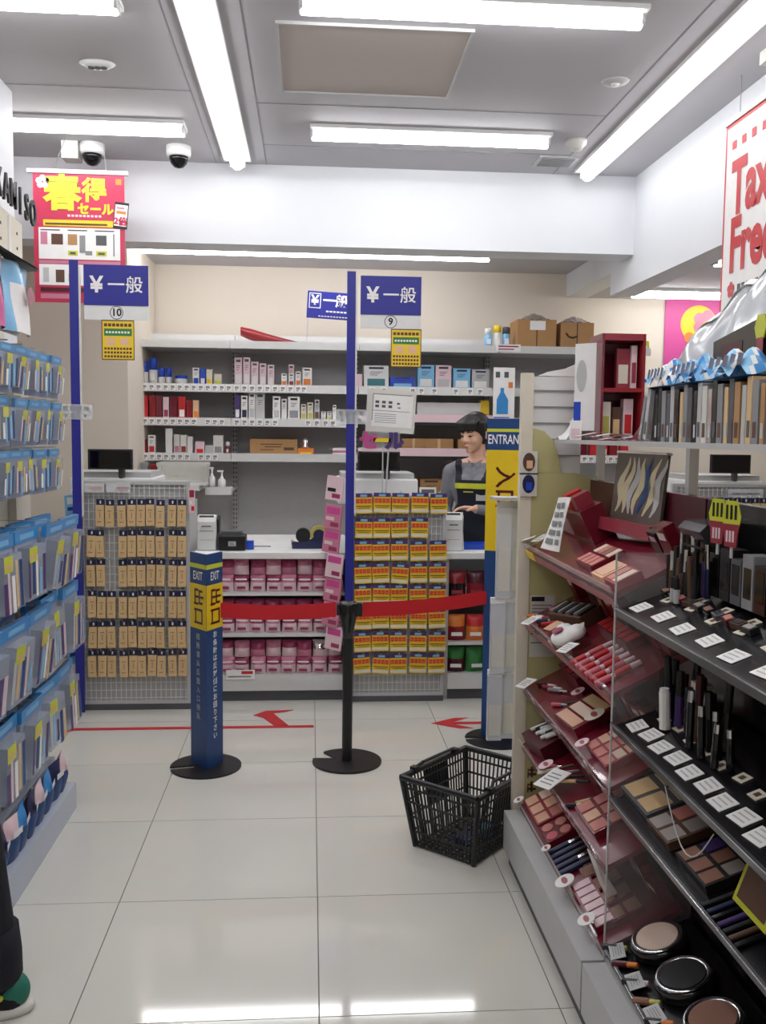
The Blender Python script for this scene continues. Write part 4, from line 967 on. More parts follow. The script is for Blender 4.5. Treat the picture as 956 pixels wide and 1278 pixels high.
o = MB().grid(lambda u, v: (.035 + .055 * u, front(.035 + .055 * u, 1.06, .021), 1.04 + .055 * v), 3, 2).build('name_badge', 'lgrey', clerk)
o = MB().grid(lambda u, v: (-.04 + .06 * u, front(-.04 + .06 * u, 1.09, .021), 1.087 + .008 * v), 3, 1).build('apron_logo', 'gold', clerk)

# customer at the frame edge, mostly outside the picture
CU = (-.87, 2.13); CUR = math.radians(-90)
b = MB()
ell(b, (0, -.07, 1.25), (.17, .115, .2)); caps(b, [(-.15, -.09, 1.4), (0, -.1, 1.43), (.15, -.09, 1.4)], [.06, .07, .06]); ell(b, (0, -.035, 1.08), (.158, .11, .18)); ell(b, (0, -.005, .95), (.168, .115, .13))
caps(b, [(0, -.1, 1.6), (0, -.1, 1.42)], [.055, .058])
CM = Matrix.Translation((0, -.12, .205))
head(b, CM)
LEGY = {-1: (.0, .045, .10), 1: (-.02, -.12, -.2)}      # trailing leg, leading leg
for s in (-1, 1):
    k0, k1, k2 = LEGY[s]
    caps(b, [(s * .095, k0, .92), (s * .115, k1, .52), (s * .125, k2, .11)], [.098, .078, .066]); caps(b, [(s * .125, k2 + .04, .045), (s * .135, k2 - .13, .04)], [.042, .04])
    caps(b, [(s * .18, -.08, 1.37), (s * .19, -.06, 1.1), (s * .12, -.27, 1.05)], [.06, .05, .035])
    hand(b, (s * .12, -.27, 1.05), (-s * .6, -.7, .25), (0, -.2, -1), thumb_side=1 if s > 0 else -1)
me = remesh(b, .008, 4)
for m_ in ('pants', 'skin', 'black'): me.materials.append(MATS[m_])
me.polygons.foreach_set('material_index', [(1 if (p.center.z > 1.5 or (p.center.y < -.28 and p.center.z > .95)) else 0) for p in me.polygons])
cust = link('person', me, None, (CU[0], CU[1], 0), CUR)
tag(cust, 'customer in black trousers and green sneakers cut off by the frame edge', 'person')
hb = MB(); ell(hb, (0, -.098, 1.683), (.082, .098, .088)); ell(hb, (0, -.07, 1.63), (.076, .068, .08)); hm = remesh(hb, .008, 3); hm.materials.append(MATS['hair']); link('hair', hm, cust)
mat('shoegreen', (30, 110, 92), .6); mat('shoeyel', (206, 214, 60), .5)
for s in (-1, 1):
    # trouser cuffs and shoes
    y0 = LEGY[s][2]
    cf = MB().lathe([(.066, .085), (.071, .1), (.070, .16), (.064, .22)], 18, c=(s * .125, y0, 0)).build('trouser_cuff', 'pants', cust, smooth=True)
    sh = MB()
    ell(sh, (s * .128, y0 + .035, .055), (.043, .055, .05)); ell(sh, (s * .134, y0 - .08, .045), (.05, .1, .04)); caps(sh, [(s * .126, y0 + .01, .06), (s * .127, y0 + .01, .11)], [.045, .042])
    sm = remesh(sh, .008, 3); sm.materials.append(MATS['shoegreen']); so = link('sneaker', sm, cust)
    MB().lathe([(.052, 0), (.056, .012), (.053, .026)], 24, c=(s * .131, y0 - .04, 0), sy=2.5).build('sole', 'offwhite', so, smooth=True)
    for q in (-1, 1):
        st = MB(); caps(st, [(s * .13 + q * .046, y0 + .03, .06), (s * .13 + q * .052, y0 - .04, .045), (s * .13 + q * .048, y0 - .09, .07)], [.008, .009, .005]); st.build('side_swoosh', 'shoeyel', so, smooth=True)

# ------------------------------------------------------------------ razor gondola with blue packs
LX = -.96
t = thing('peg_gondola', 'tall cream pegboard display gondola full of blue hanging packs', 'display rack', (0, 0, 0))
MB().box(-1.34, -1.13, 2.6, 3.6, .12, 1.9).build('back_panel', 'cream', t)
MB().box(-1.34, -1.0, 2.6, 3.6, 0, .12).build('base', 'lgrey', t)
hd = MB().prism([(2.6, 1.9), (3.40, 1.9), (3.40, 2.135), (2.6, 2.16)], 'x', -1.13, -1.0).build('header_board', 'cream', t)
b = MB()
for i in range(9):
    for j in range(3): b.cyl((-1.001, 2.66 + i * .085, 1.99 + j * .05), (-.998, 2.66 + i * .085, 1.99 + j * .05), .0055, n=8)
b.build('peg_holes', 'brown', hd); bpy.data.objects['peg_holes']['kind'] = 'stuff'
for y in (2.85, 3.07, 3.25): MB().box(-1.0, -.994, y - .006, y + .006, 1.95, 2.13).build('light_strip', 'paper', hd)
for k, ch in enumerate('KAMISO'): text(ch, .125, 'black', hd, (-.985, 3.115 + k * .073, 2.205 - .004 * k), rot=(PI / 2, 0, PI / 2), bold=.002, ext=.004, sx=.72, name='letter')
pk_hook = MB().cyl((0, .17, 0), (0, -.02, 0), .0022, n=5).mesh('hook', 'metal')
mat('packcard', (150, 160, 182), .5, var=.15, scale=25); acrylic('packclear', (206, 212, 224), .35, .12); mat('packtop', (92, 150, 200), .3)
def razor_pack(w, h, d, seed, small):
    r = random.Random(seed); me = []
    b = MB().box(-w / 2, w / 2, -d * .25, 0, 0, h, 0)
    b.prism([(-w * .42, .02), (w * .42, .02), (w * .36, h * .78), (-w * .36, h * .78)], 'y', -d, -d * .25, 1)
    body = b.mesh('blister', ['packcard', 'packclear'])
    hdm = MB().box(-w / 2 - .002, w / 2 + .002, -d * .32, .002, h * .84, h, 0).rect(-w * .3, w * .3, h * .88, h * .95, -d * .33, 1).mesh('header_card', ['packtop' if small else 'cyan', 'lblue'])
    b2 = MB(); cols = ['paper', 'lgrey', 'pinkl', 'purple', 'navy2', 'tan', 'lime', 'orange', 'lblue']
    for k in range(5):
        b2.rect(-w * .4 + k * w * .16, -w * .4 + k * w * .16 + w * r.uniform(.07, .14), h * r.uniform(.05, .15), h * r.uniform(.45, .72), -d - .0008, r.choice([0, 1, 2, 3, 4, 5, 8]))
    b2.rect(-w * .36, -w * .02, h * .58, h * .78, -d - .0012, 6).rect(-w * .32, -w * .08, h * .62, h * .68, -d - .0016, 5)
    lb = b2.mesh('print', cols)
    st = MB()
    for k in range(3): st.box(-w * .3 + k * w * .22, -w * .22 + k * w * .22, -d * .9, -d * .4, h * .05, h * (.5 + .08 * k), k % 3)
    stm = st.mesh('razor_handle', ['white', 'navy', 'purple'])
    return body, hdm, lb
SM = [razor_pack(.135, .155, .03, k, True) for k in range(3)]
BG = [razor_pack(.235, .27, .05, 10 + k, False) for k in range(3)]
MD = [razor_pack(.235, .25, .05, 20 + k, False) for k in range(3)]
rows = [(1.545, SM, 2.88, .145, 6, 'first'), (1.375, SM, 2.86, .145, 6, 'second'), (1.205, SM, 2.83, .145, 6, 'third'), (.845, MD, 2.72, .25, 5, 'fourth'), (.555, BG, 2.74, .25, 5, 'fifth'), (.262, MD, 2.70, .245, 5, 'sixth')]
for (z, kit, y0, p_, n, nm) in rows:
    hh = .155 if kit is SM else (.27 if kit is BG else .25)
    for c in range(n):
        y = y0 + p_ * c
        if y > 3.78: continue
        link('hook', pk_hook, t, (LX - .0, y, z + hh + .0035), PI / 2) if y < 3.6 else None
        for dp in range(2 if kit is not SM else 1):
            k = (c * 2 + dp) % 3
            o = link('razor_pack', kit[k][0], None, (LX - dp * .088 - random.uniform(0, .01), y, z + random.uniform(-.004, .0)), 0, rot=(random.uniform(-.05, .12), 0, PI / 2 + random.uniform(-.06, .06)))
            tag(o, 'blue-topped razor pack, %s row of the gondola, %s along%s' % (nm, ORD[c], ', tucked behind another' if dp else ''), 'hanging pack', 'blue packs on the gondola')
            link('header_card', kit[k][1], o)
            if dp == 0: link('print', kit[k][2], o)
for z in (1.545, 1.375, 1.205, .845, .555, .262):
    MB().box(-1.13, -1.118, 2.62, 3.74, z + .13, z + .15).build('hook_bar', 'lgrey', t)
MB().box(-1.13, -1.1, 3.6, 3.78, 0.12, 1.72).build('side_wing', 'cream', t)
# upper bags
def gift_bag(label, y, z, w, h, c1, c2, logo):
    o = MB().grid(lambda u, v: ((u - .5) * w, -.04 * math.sin(PI * u) * (1 - .6 * v) - .006 * math.sin(9 * u + 5 * v), h * v), 10, 10, mfn=lambda u, v: 1 if v > .72 or u < .25 else 0).grid(lambda u, v: ((u - .5) * w, .02, h * v), 1, 1).build('refill_bag', [c1, c2], None, (-.955, y, z), PI / 2, True)
    tag(o, label, 'bag')
    if logo:
        n = 20; MB().poly([(.02 + .03 * math.cos(2 * PI * k / n), -.047, h * .55 + .03 * math.sin(2 * PI * k / n)) for k in range(n)][::-1]).build('round_logo', 'pinkd', o)
    return o
gift_bag('white and blue refill bag with a round pink logo on the gondola top row', 3.15, 1.735, .24, .22, 'paper', 'lblue', True)
gift_bag('bright pink refill bag beside the one with the round logo', 2.9, 1.735, .22, .22, 'magenta', 'pinkl', False)
gift_bag('pale blue refill bag at the picture edge of the gondola top row', 2.66, 1.735, .22, .22, 'lblue', 'cyan', False)
for y in (2.66, 2.9, 3.15): MB().cyl((-1.0, y, 1.9605), (-.945, y, 1.9605), .003, n=6).build('hook', 'metal', t)
o = MB().grid(lambda u, v: (-.995 + .08 * v, 2.6 + .70 * u, 1.985 - .02 * v + .04 * math.sin(PI * u * 1.2) * (1 - v)), 14, 5).grid(lambda u, v: (-.995 + .08 * v, 2.6 + .70 * u, 1.979 - .02 * v + .04 * math.sin(PI * u * 1.2) * (1 - v)), 14, 5).build('curved_canopy', 'dgrey', t, smooth=True)
# clear bin at the foot with small dark-blue packs
t = thing('clear_bin', 'clear plastic bin on the floor at the foot of the blue-pack gondola', 'bin', (0, 0, 0))
acrylic('binclear', (214, 222, 236), .6, .2)
MB().box(-.985, -.955, 2.62, 3.5, 0, .2).build('front_wall', 'binclear', t)
MB().box(-.985, -.955, 3.5, 3.53, 0, .2).build('corner', 'binclear', t)
for y in (2.93, 3.22): MB().box(-.953, -.949, y - .004, y + .004, .01, .2).build('rib', 'offwhite', t)
for c in range(9):
    o = link('mini_pack', pouch_mesh(.11, .11, .05, ['navy2', ['cyan', 'navy', 'red'][c % 3 if c < 4 else c % 2]], .55, 60 + c), None, (-.935 - .0 + .018 * (c % 2) - .0, 2.68 + .098 * c, .16 + .01 * (c % 3)), PI / 2 + random.uniform(-.3, .3)) if False else link('mini_pack', pouch_mesh(.1, .135, .05, ['navy2', ['cyan', 'navy', 'pinkl'][c % 3]], .5, 60 + c), None, (-.918, 2.68 + .098 * c, .1005), PI / 2 + random.uniform(-.2, .2))
    tag(o, 'small shiny blue pouch, %s along the foot of the blue-pack gondola' % ORD[c], 'pouch', 'small pouches at the gondola foot')
    MB().rect(-.03, .03, .08, .1, -.026).build('print', 'white', o)
MB().box(-.953, -.88, 2.62, 3.53, 0, .1).build('step', 'binclear', bpy.data.objects['clear_bin'])

# ------------------------------------------------------------------ makeup stand: burgundy section and black section
GX_, GY0, GYM, GY1 = .70, 2.98, 2.08, 1.0       # tray fronts; far end, divider, near end
TH = math.radians(27); DS = .62     # tray slope; depth scale
acrylic('tray_clear', (236, 220, 224), .22, .05)
mat('lippink', (206, 92, 110), .35); mat('pan_peach', (226, 178, 150), .55); mat('pan_rose', (204, 128, 120), .55); mat('pan_brown', (140, 98, 80), .55); mat('pan_pale', (234, 208, 190), .5); mat('pan_pearl', (190, 180, 176), .3, .3)
bs = thing('makeup_stand', 'burgundy section of the makeup stand with tiered tester trays', 'display stand', (0, 0, 0), 0, 'makeup stand sections')
ks = thing('makeup_stand', 'black section of the makeup stand with mascara and price tags', 'display stand', (0, 0, 0), 0, 'makeup stand sections')
for t, y0, y1 in ((bs, GYM + .005, GY0), (ks, GY1, GYM - .005)):
    MB().box(.645, 1.14, y0, y1, .06, .185).build('skirt', 'lgrey', t)
    MB().box(.665, 1.14, y0, y1, 0, .06).build('kick_plate', 'dgrey', t)
    MB().box(.905, .93, y0, y1, .185, 1.285).build('back_panel', 'burgd' if t is bs else 'gblack', t); MB().box(.93, 1.14, y0, y1, .185, .8).build('rear_core', 'lgrey', t)
    MB().box(.70, .905, y0, y1, .185, .195).build('deck', 'lgrey', t)
# far end panel with its post
MB().box(.675, .712, GY0 + .002, GY0 + .035, 0, 1.625).build('end_post', 'cream', bs)
MB().prism([(.712, .19), (.96, .19), (.96, 1.2), (.945, 1.25), (.91, 1.29), (.86, 1.305), (.712, 1.305)], 'y', GY0 + .006, GY0 + .014).build('gold_end_panel', 'goldclear', bs)
MB().prism([(.712, 1.306), (.81, 1.306), (.80, 1.36), (.78, 1.41), (.75, 1.44), (.712, 1.45)], 'y', GY0 + .006, GY0 + .012).build('gold_curve', 'goldclear', bs)
MB().box(.712, .875, GY0 + .018, GY0 + .024, 1.30, 1.615).build('frosted_panel', 'white', bs)
for k in range(5): MB().box(.714, .873, GY0 + .012, GY0 + .019, 1.36 + k * .052, 1.364 + k * .052).build('frosted_line', 'grey', bs)
b = MB().poly([(.718, GY0 + .005, .70), (.80, GY0 + .005, .70), (.80, GY0 + .005, 0.905), (.718, GY0 + .005, .905)]).build('instruction_sheet', 'offwhite', bs)
b2 = MB().rect(.722, .765, .885, .9, GY0 + .004, 0).rect(.722, .765, .775, .788, GY0 + .004, 0).rect(.722, .76, .745, .75, GY0 + .004, 1)
for k in range(8): b2.rect(.724, .79, .87 - k * .011, .874 - k * .011, GY0 + .004, 1)
b2.build('sheet_print', ['black', 'grey'], b)
for k, ch in enumerate('資生産'): text(ch, .042, 'brown', bs, (.735, GY0 + .003, .34 - k * .052), bold=.003) if False else None
for k in range(3):
    b = MB(); z0 = .30 - k * .05
    b.rect(.722, .752, z0, z0 + .008, GY0 + .004).rect(.722, .752, z0 + .016, z0 + .022, GY0 + .004).rect(.733, .741, z0 - .006, z0 + .03, GY0 + .004).rect(.722, .727, z0 - .008, z0 + .014, GY0 + .004)
    b.build('vertical_print', 'brown', bs)
# clear divider between the sections
acrylic('clear3', (236, 240, 242), .09); MB().box(.70, .904, GYM - .003, GYM + .003, .19, 1.16).build('clear_divider', 'clear3', bs)
MB().box(.697, .70, GYM - .003, GYM + .003, .19, 1.16).build('divider_edge', 'lgrey', bs)

TIERS = [1.06, .825, .60, .41, .205]
TD = [.215, .215, .215, .215, .215]
def tier_at(z, s, d, off=0.0, th=TH):
    d *= DS
    return (GX_ + d * math.cos(th) - off * math.sin(th), GY0 - s, z + d * math.sin(th) + off * math.cos(th))
for k, z in enumerate(TIERS):
    L = GY0 - GYM - .02
    tr = MB().box(0, L, 0, TD[k], -.012, 0).build('tray', 'burg', bs, (GX_, GY0 - .005, z), 0); tr.rotation_euler = (TH, 0, -PI / 2)
    MB().box(0, L, -.006, 0, -.03, .022).build('front_lip', 'tray_clear', tr)
    MB().box(0, L, -.0075, -.006, -.03, -.008).build('lip_strip', ['burgl', 'burgl', 'burg', 'burg', 'burg'][k], tr)
MB().box(0, .10, -.009, -.006, -.028, .0).build('yellow_strip', 'yellow', bs, (GX_, GY0 - .01, 1.06)).rotation_euler = (TH, 0, -PI / 2)
def place(o, z, s, d, off=.0005, spin=0.0, th=TH):
    o.location = tier_at(z, s, d, off, th)
    o.rotation_euler = (Matrix.Rotation(-PI / 2, 4, 'Z') @ Matrix.Rotation(th, 4, 'X') @ Matrix.Rotation(spin, 4, 'Z')).to_euler(); return o
def palette(label, z, s, d, w, dp, h, nx, ny, case, pans, spin=0, th=TH, oval=False, cat='palette', grp='eyeshadow and blush palettes'):
    t = place(thing('makeup_palette', label, cat, (0, 0, 0), 0, grp), z, s, d, .001, spin, th)
    MB().box(-w / 2, w / 2, 0, dp, 0, h).build('case', case, t)
    pw, pd = w / nx, dp / ny
    for i in range(nx):
        for j in range(ny):
            c = pans[(i * 3 + j * 2 + i * j) % len(pans)]; b = MB(); x0, y0 = -w / 2 + i * pw + pw * .1, j * pd + pd * .1
            if oval: b.prism([(x0 + pw * .4 + pw * .4 * math.cos(2 * PI * q / 14), y0 + pd * .4 + pd * .4 * math.sin(2 * PI * q / 14)) for q in range(14)], 'z', h, h + .002)
            else: b.box(x0, x0 + pw * .8, y0, y0 + pd * .8, h, h + .002)
            b.build('colour_pan', c, t)
    return t
def card(label, z, s, d, w, h, m='paper', spin=0, lift=.02, grp='loose price cards', lines=True, th=TH):
    o = MB().box(-w / 2, w / 2, 0, h, 0, .0015).build('price_card', m); place(o, z, s, d, lift, spin, th); tag(o, label, 'card', grp)
    if lines:
        b = MB()
        for k in range(4): b.poly([(-w * .35, h * (.2 + .17 * k), .002), (w * (.35 - .1 * (k % 2)), h * (.2 + .17 * k), .002), (w * (.35 - .1 * (k % 2)), h * (.26 + .17 * k), .002), (-w * .35, h * (.26 + .17 * k), .002)])
        b.build('print', 'grey', o)
    return o
def stick(label, z, s, d, L, r, c1, c2, spin=0, grp='tester sticks', cat='tester', off=None, name='tester_stick', th=TH):
    o = MB().cyl((-L / 2, 0, 0), (L * .1, 0, 0), r, n=10).build(name, c1, None, smooth=False); place(o, z, s, d, (r + .001) if off is None else off, spin, th); tag(o, label, cat, grp)
    MB().cyl((L * .1, 0, 0), (L / 2, 0, 0), r * .82, r * .7, n=10).build('cap', c2, o); return o
def sticker(label, z, s, d, r, m='pinkl', off=.03):
    n = 20; o = MB().prism([(r * math.cos(2 * PI * k / n), r * math.sin(2 * PI * k / n)) for k in range(n)], 'z', 0, .0015).build('round_tag', m); place(o, z, s, d, off); tag(o, label, 'tag', 'round stickers on the makeup stand')
    MB().prism([(r * .6 * math.cos(2 * PI * k / n), r * .3 * math.sin(2 * PI * k / n)) for k in range(n)], 'z', .0015, .0022).build('print', 'burgl', o); return o
S = lambda px: px
# tier one (top)
z = TIERS[0]
t = place(thing('lipstick_box_display', 'burgundy lipstick carton display with silver stripes on the top tray', 'carton'), z, .12, .2, .001)
MB().box(-.07, .07, 0, .08, 0, .075).build('body', 'burg', t)
for k in range(7): MB().box(-.062 + k * .019, -.055 + k * .019, -.0012, 0, .008, .062).build('stripe', 'pinkl', t)
for k in range(5): MB().box(-.06 + k * .026, -.042 + k * .026, .01, .07, .075, .079).build('carton_top', 'red' if k % 2 else 'burgl', t)
t = place(thing('lipstick_box_display', 'second burgundy carton display further in, with red cartons on it', 'carton'), z, .28, .2, .001)
MB().box(-.09, .09, 0, .07, 0, .10).build('body', 'burg', t)
for k in range(9): MB().box(-.084 + k * .019, -.077 + k * .019, -.0012, 0, .01, .09).build('stripe', 'burgl', t)
for k in range(2): MB().box(-.07 + k * .08, -.03 + k * .08, .01, .06, .10, .14).build('small_carton', ['red', 'burgl'][k], t)
card('white card on the yellow-edged corner of the top tray', z, .09, .03, .05, .05, spin=.3, lift=.026)
card('small white slip poking over the end post on the top tray', z, .02, .02, .05, .018, spin=.9, lift=.028, lines=False)
o = MB().grid(lambda u, v: (-.05 + .10 * u, .0 + .012 * math.sin(3 * u + 2 * v), .16 * v), 6, 6).grid(lambda u, v: (-.05 + .10 * u, .002 + .012 * math.sin(3 * u + 2 * v), .16 * v), 6, 6).build('leaflet', 'paper', None, tier_at(z, .3, .02, .03), 0); o.rotation_euler = (-.3, 0, -PI / 2 + .3); tag(o, 'curled printed leaflet leaning on the top burgundy tray', 'leaflet')
b = MB()
for k in range(5):
    for q in range(2): b.poly([(-.04 + q * .042, -.0015 + .012 * math.sin(3 * (.1 + q * .42) + 2 * (.1 + .17 * k)) - .001, .018 + .027 * k), (-.008 + q * .042, -.0015 + .012 * math.sin(3 * (.4 + q * .42) + 2 * (.1 + .17 * k)) - .001, .018 + .027 * k), (-.008 + q * .042, -.004 + .012 * math.sin(3 * (.4 + q * .42) + 2 * (.2 + .17 * k)), .034 + .027 * k), (-.04 + q * .042, -.004 + .012 * math.sin(3 * (.1 + q * .42) + 2 * (.2 + .17 * k)), .034 + .027 * k)])
b.build('print', 'grey', o)
# picture board with pale feathery shapes
t = thing('picture_board', 'leaning picture board with pale feather-like shapes above the burgundy trays', 'board', (.868, 2.46, 1.195), 0, rot=(-.10, 0.0, -PI / 2 + .1))
mat('pic_bg', (98, 88, 82), .25); mat('pic_feather', (208, 196, 160), .3)
MB().box(-.15, .15, 0, .008, 0, .185).build('board', 'pic_bg', t)
MB().box(-.15, .15, -.004, .012, .185, .191).build('top_rail', 'chrome', t)
for k in range(7):
    x0 = -.12 + k * .036; b = MB(); pts = []
    for q in range(9): pts.append((x0 + .05 * q / 8 + .012 * math.sin(q * 1.1 + k), .02 + .155 * q / 8))
    prof = [.004, .010, .014, .018, .02, .017, .013, .008, .002]
    for q in range(8): b.poly([(pts[q][0] - prof[q], -.001, pts[q][1]), (pts[q][0] + prof[q], -.001, pts[q][1]), (pts[q + 1][0] + prof[q + 1], -.001, pts[q + 1][1]), (pts[q + 1][0] - prof[q + 1], -.001, pts[q + 1][1])])
    b.build('feather_picture', ['pic_feather', 'pic_feather', 'lgrey', 'pic_feather', 'navy2', 'pic_feather', 'lgrey'][k], t)
MB().box(-.16, .16, -.03, .012, -.035, 0).build('plinth', 'burgl', t)
# hanging brush case under the tray edge, peach compact
t = place(thing('brush_case', 'dark striped brush case on the second burgundy tray', 'brush case'), TIERS[1], .27, .12, .001, .25)
MB().box(-.1, .1, 0, .08, 0, .035).build('case', 'brown', t)
for k in range(8): MB().box(-.09 + k * .024, -.075 + k * .024, .01, .07, .035, .042).build('brush', 'black' if k % 2 else 'grey', t)
palette('peach powder compact near the clear divider on the top tray', z, .74, .02, .09, .07, .02, 1, 1, 'peach', ['pan_peach'])
palette('rose blush compact beside the peach powder on the top tray', z, .84, .02, .08, .07, .02, 2, 1, 'burgl', ['pan_rose', 'pan_pale'])
palette('burgundy eyeshadow palette in the middle of the top tray', z, .56, .05, .14, .1, .015, 4, 2, 'burg', ['pan_rose', 'pan_brown', 'pan_pale'])
# tier two
z = TIERS[1]
for k in range(4): stick(['orange', 'white', 'navy', 'red'][k] + ' tester stick near the gold end panel on the second tray', z, .05 + .05 * k, .05 + .01 * k, .09, .007, ['orange', 'white', 'navy', 'red'][k], ['white', 'burgl', 'chrome', 'burg'][k], .35 + .1 * k)
card('peach swatch card beside the navy tester on the second tray', z, .28, .02, .05, .05, 'peach', .2, .022, lines=False); card('larger peach swatch card with ragged edge on the second tray', z, .40, .06, .07, .06, 'pan_pale', -.3, .024, lines=False)
o = MB(); ell(o, (0, 0, .02), (.05, .04, .022)); ell(o, (.035, .02, .026), (.035, .03, .02)); ell(o, (-.03, .015, .024), (.03, .028, .02)); me = remesh(o, .006, 2); me.materials.append(MATS['paper']); o = link('cotton_puff', me); place(o, z, .47, .04, .022, .2); tag(o, 'crumpled white tissue with a pink heart on the second tray', 'tissue'); MB().prism([(.0 + .02 * math.cos(2 * PI * k / 14), -.012 + .016 * math.sin(2 * PI * k / 14)) for k in range(14)], 'z', .043, .046).build('heart_print', 'pinkd', o)
card('white card hanging over the front lip of the second tray', z, .17, -.045, .055, .05, spin=.25, lift=.036); card('white card between the lipsticks and the tissue', z, .56, -.03, .05, .05, spin=.3, lift=.036)
for i in range(6):
    for j in range(2): stick('red lipstick, %s row, %s of the second burgundy tray' % (['front', 'back'][j], ORD[i]), z, .60 + .042 * i, .04 + .085 * j, .07, .0085, 'lippink' if (i + j) % 2 else 'red', 'pinkl', PI / 2, 'red lipsticks', 'lipstick', name='lipstick')
palette('dark red gloss tray at the back of the second tray', z, .56, .2, .25, .05, .02, 6, 1, 'burg', ['red', 'lippink', 'dred'])
# tier three
z = TIERS[2]
card('white card at the corner of the third tray by the gold panel', z, .09, -.03, .06, .055, spin=.35, lift=.036)
for k in range(3): stick('%s makeup pencil on the third tray' % ['black', 'white-capped', 'silver'][k], z, .10 + .045 * k, .10 + .012 * k, .1, .006, ['black', 'burgl', 'grey'][k], ['white', 'white', 'chrome'][k], .4)
palette('peach highlighter palette with three wide pans on the third tray', z, .47, .03, .17, .13, .025, 1, 3, 'burg', ['pan_peach', 'tan', 'pan_pale'], .08)
sticker('round cream sticker above the three-pan palette', z, .56, .15, .03, 'cream', .04); sticker('round pink sticker on the lip beside the clear divider', z, .66, .03, .02); sticker('round pale sticker at the back of the third tray', z, .33, .18, .022)
palette('rose quad palette next to the clear divider on the third tray', z, .74, .04, .17, .13, .02, 3, 4, 'burgl', ['pan_rose', 'pan_pale', 'pan_peach'], 0)
palette('burgundy carton tray at the back of the third tray', z, .2, .2, .2, .045, .05, 3, 1, 'burg', ['burgl', 'red'])
# tier four
z = TIERS[3]
t = place(thing('sponge_box', 'dark burgundy box of makeup sponges and applicators on the fourth tray', 'box'), z, .15, .03, .001, .1)
MB().box(-.09, .09, 0, .14, 0, .055).build('box', 'burgd', t)
for k in range(8): MB().cyl((-.06 + .016 * k, .03 + .012 * (k % 3), .062), (-.02 + .016 * k, .09 + .01 * (k % 2), .07), .006, n=8).build('applicator', ['white', 'black', 'white', 'white'][k % 4], t)
sticker('round pinkish sticker on the front of the fourth tray', z, .33, .03, .024, 'pinkl', .045)
card('large white price card tilted on the fourth tray', z, .45, -.05, .085, .085, spin=.35, lift=.045)
palette('burgundy palette with rose pans beside the clear divider, fourth tray', z, .68, .03, .17, .15, .02, 3, 3, 'burg', ['pan_rose', 'pan_peach'], 0)
palette('deep red gloss palette in the middle of the fourth tray', z, .43, .17, .18, .062, .025, 5, 1, 'burg', ['red', 'lippink', 'dred'], 0)
for k in range(4): stick('%s brush handle crossing the fourth tray' % ['cream', 'black', 'silver', 'tan'][k], z, .36 + .04 * k, .06 + .01 * k, .12, .005, ['cream', 'black', 'chrome', 'tan'][k], ['brown', 'grey', 'black', 'black'][k], 1.0 - .12 * k, off=.032)
# tier five
z = TIERS[4]
palette('big blush palette with square and oval pans at the far end of the lowest tray', z, .13, .02, .2, .2, .02, 3, 4, 'burgl', ['pan_peach', 'pan_rose', 'pan_pale'], 0, oval=False)
palette('round-pan blush tray next to the big palette on the lowest tray', z, .30, .02, .11, .18, .02, 2, 4, 'burg', ['pan_rose', 'lippink'], 0, oval=True)
for i in range(5): stick('navy mascara tube, %s in the lowest burgundy tray' % ORD[i], z, .39 + .032 * i, .09, .11, .009, 'navy', ['chrome', 'navy', 'black'][i % 3], PI / 2, 'navy tubes', 'mascara', name='mascara_tube')
for i in range(4): palette('small brown compact, %s along the lowest burgundy tray' % ORD[i], z, .58 + .075 * i, .08, .06, .09, .015, 1, 2, 'burg', ['pan_brown', 'burgl'], 0)
palette('burgundy gloss set at the near end of the lowest tray', z, .72, .01, .22, .06, .018, 6, 1, 'burg', ['pinkl', 'red', 'burgl'], 0)
for k, s in enumerate((.04, .40, .60, .80)): sticker('round white sticker on the lowest tray lip, %s from the end panel' % ORD[k], z, s, .0, [.018, .015, .028, .024][k], 'paper', .034)
t = place(thing('tent_card', 'upright white tent card standing on the lowest burgundy tray', 'card'), z, .70, .12, .001)
MB().prism([(0, 0), (.03, 0), (.017, .12), (.013, .12)], 'x', -.035, .035).build('tent', 'paper', t); MB().rect(-.012, .012, .06, .085, .0).build('print', 'navy2', t)
# white packs hanging outside the far end
acrylic('packwhite', (222, 226, 232), .7, .15)
for k, (z0, h, xs) in enumerate(((.885, .3, (.655, .705)), (.63, .235, (.64, .69)), (.40, .22, (.635, .685)))):
    for i, x in enumerate(xs):
        o = MB().box(-.024, .024, -.02, .0, 0, h, 0).build('mask_pack', 'packwhite', None, (x - .015, GY0 + .085 + .02 * i, z0)); tag(o, 'white translucent pack hanging beside the end post, %s row, %s' % (ORD[k], ['outer', 'inner'][i]), 'hanging pack', 'white packs on the stand end')
        MB().box(-.02, .02, -.021, -.019, h * .08, h * .55).build('inner_sheet', 'offwhite', o); MB().box(-.024, .024, -.012, .0, h, h + .02).build('seal_edge', 'paper', o)
        MB().cyl((0, -.01, h + .02), (0, -.01, h + .026), .004, n=6).build('hang_ring', 'lgrey', o)
MB().box(.60, .72, GY0 + .036, GY0 + .125, 1.212, 1.222).build('hang_bar', 'lgrey', bs)
MB().box(.60, .72, GY0 + .036, GY0 + .125, .892, .898).build('hang_bar', 'lgrey', bs) if False else None
for k, (z0, c1, c2, lb) in enumerate(((1.30, 'brown', 'peach', 'small portrait card clipped to the end post'), (1.23, 'navy', 'blue', 'small blue and black tester card clipped to the end post'))):
    o = MB().box(-.028, .028, -.006, 0, 0, .075).build('clip_card', 'offwhite', None, (.70, GY0 - .0, z0)); tag(o, lb, 'card')
    MB().prism([(.0 + .02 * math.cos(2 * PI * q / 16), .04 + .03 * math.sin(2 * PI * q / 16)) for q in range(16)], 'y', -.0075, -.006).build('oval_picture', c1, o); MB().rect(-.008, .012, .02, .045, -.008).build('picture_patch', c2, o)

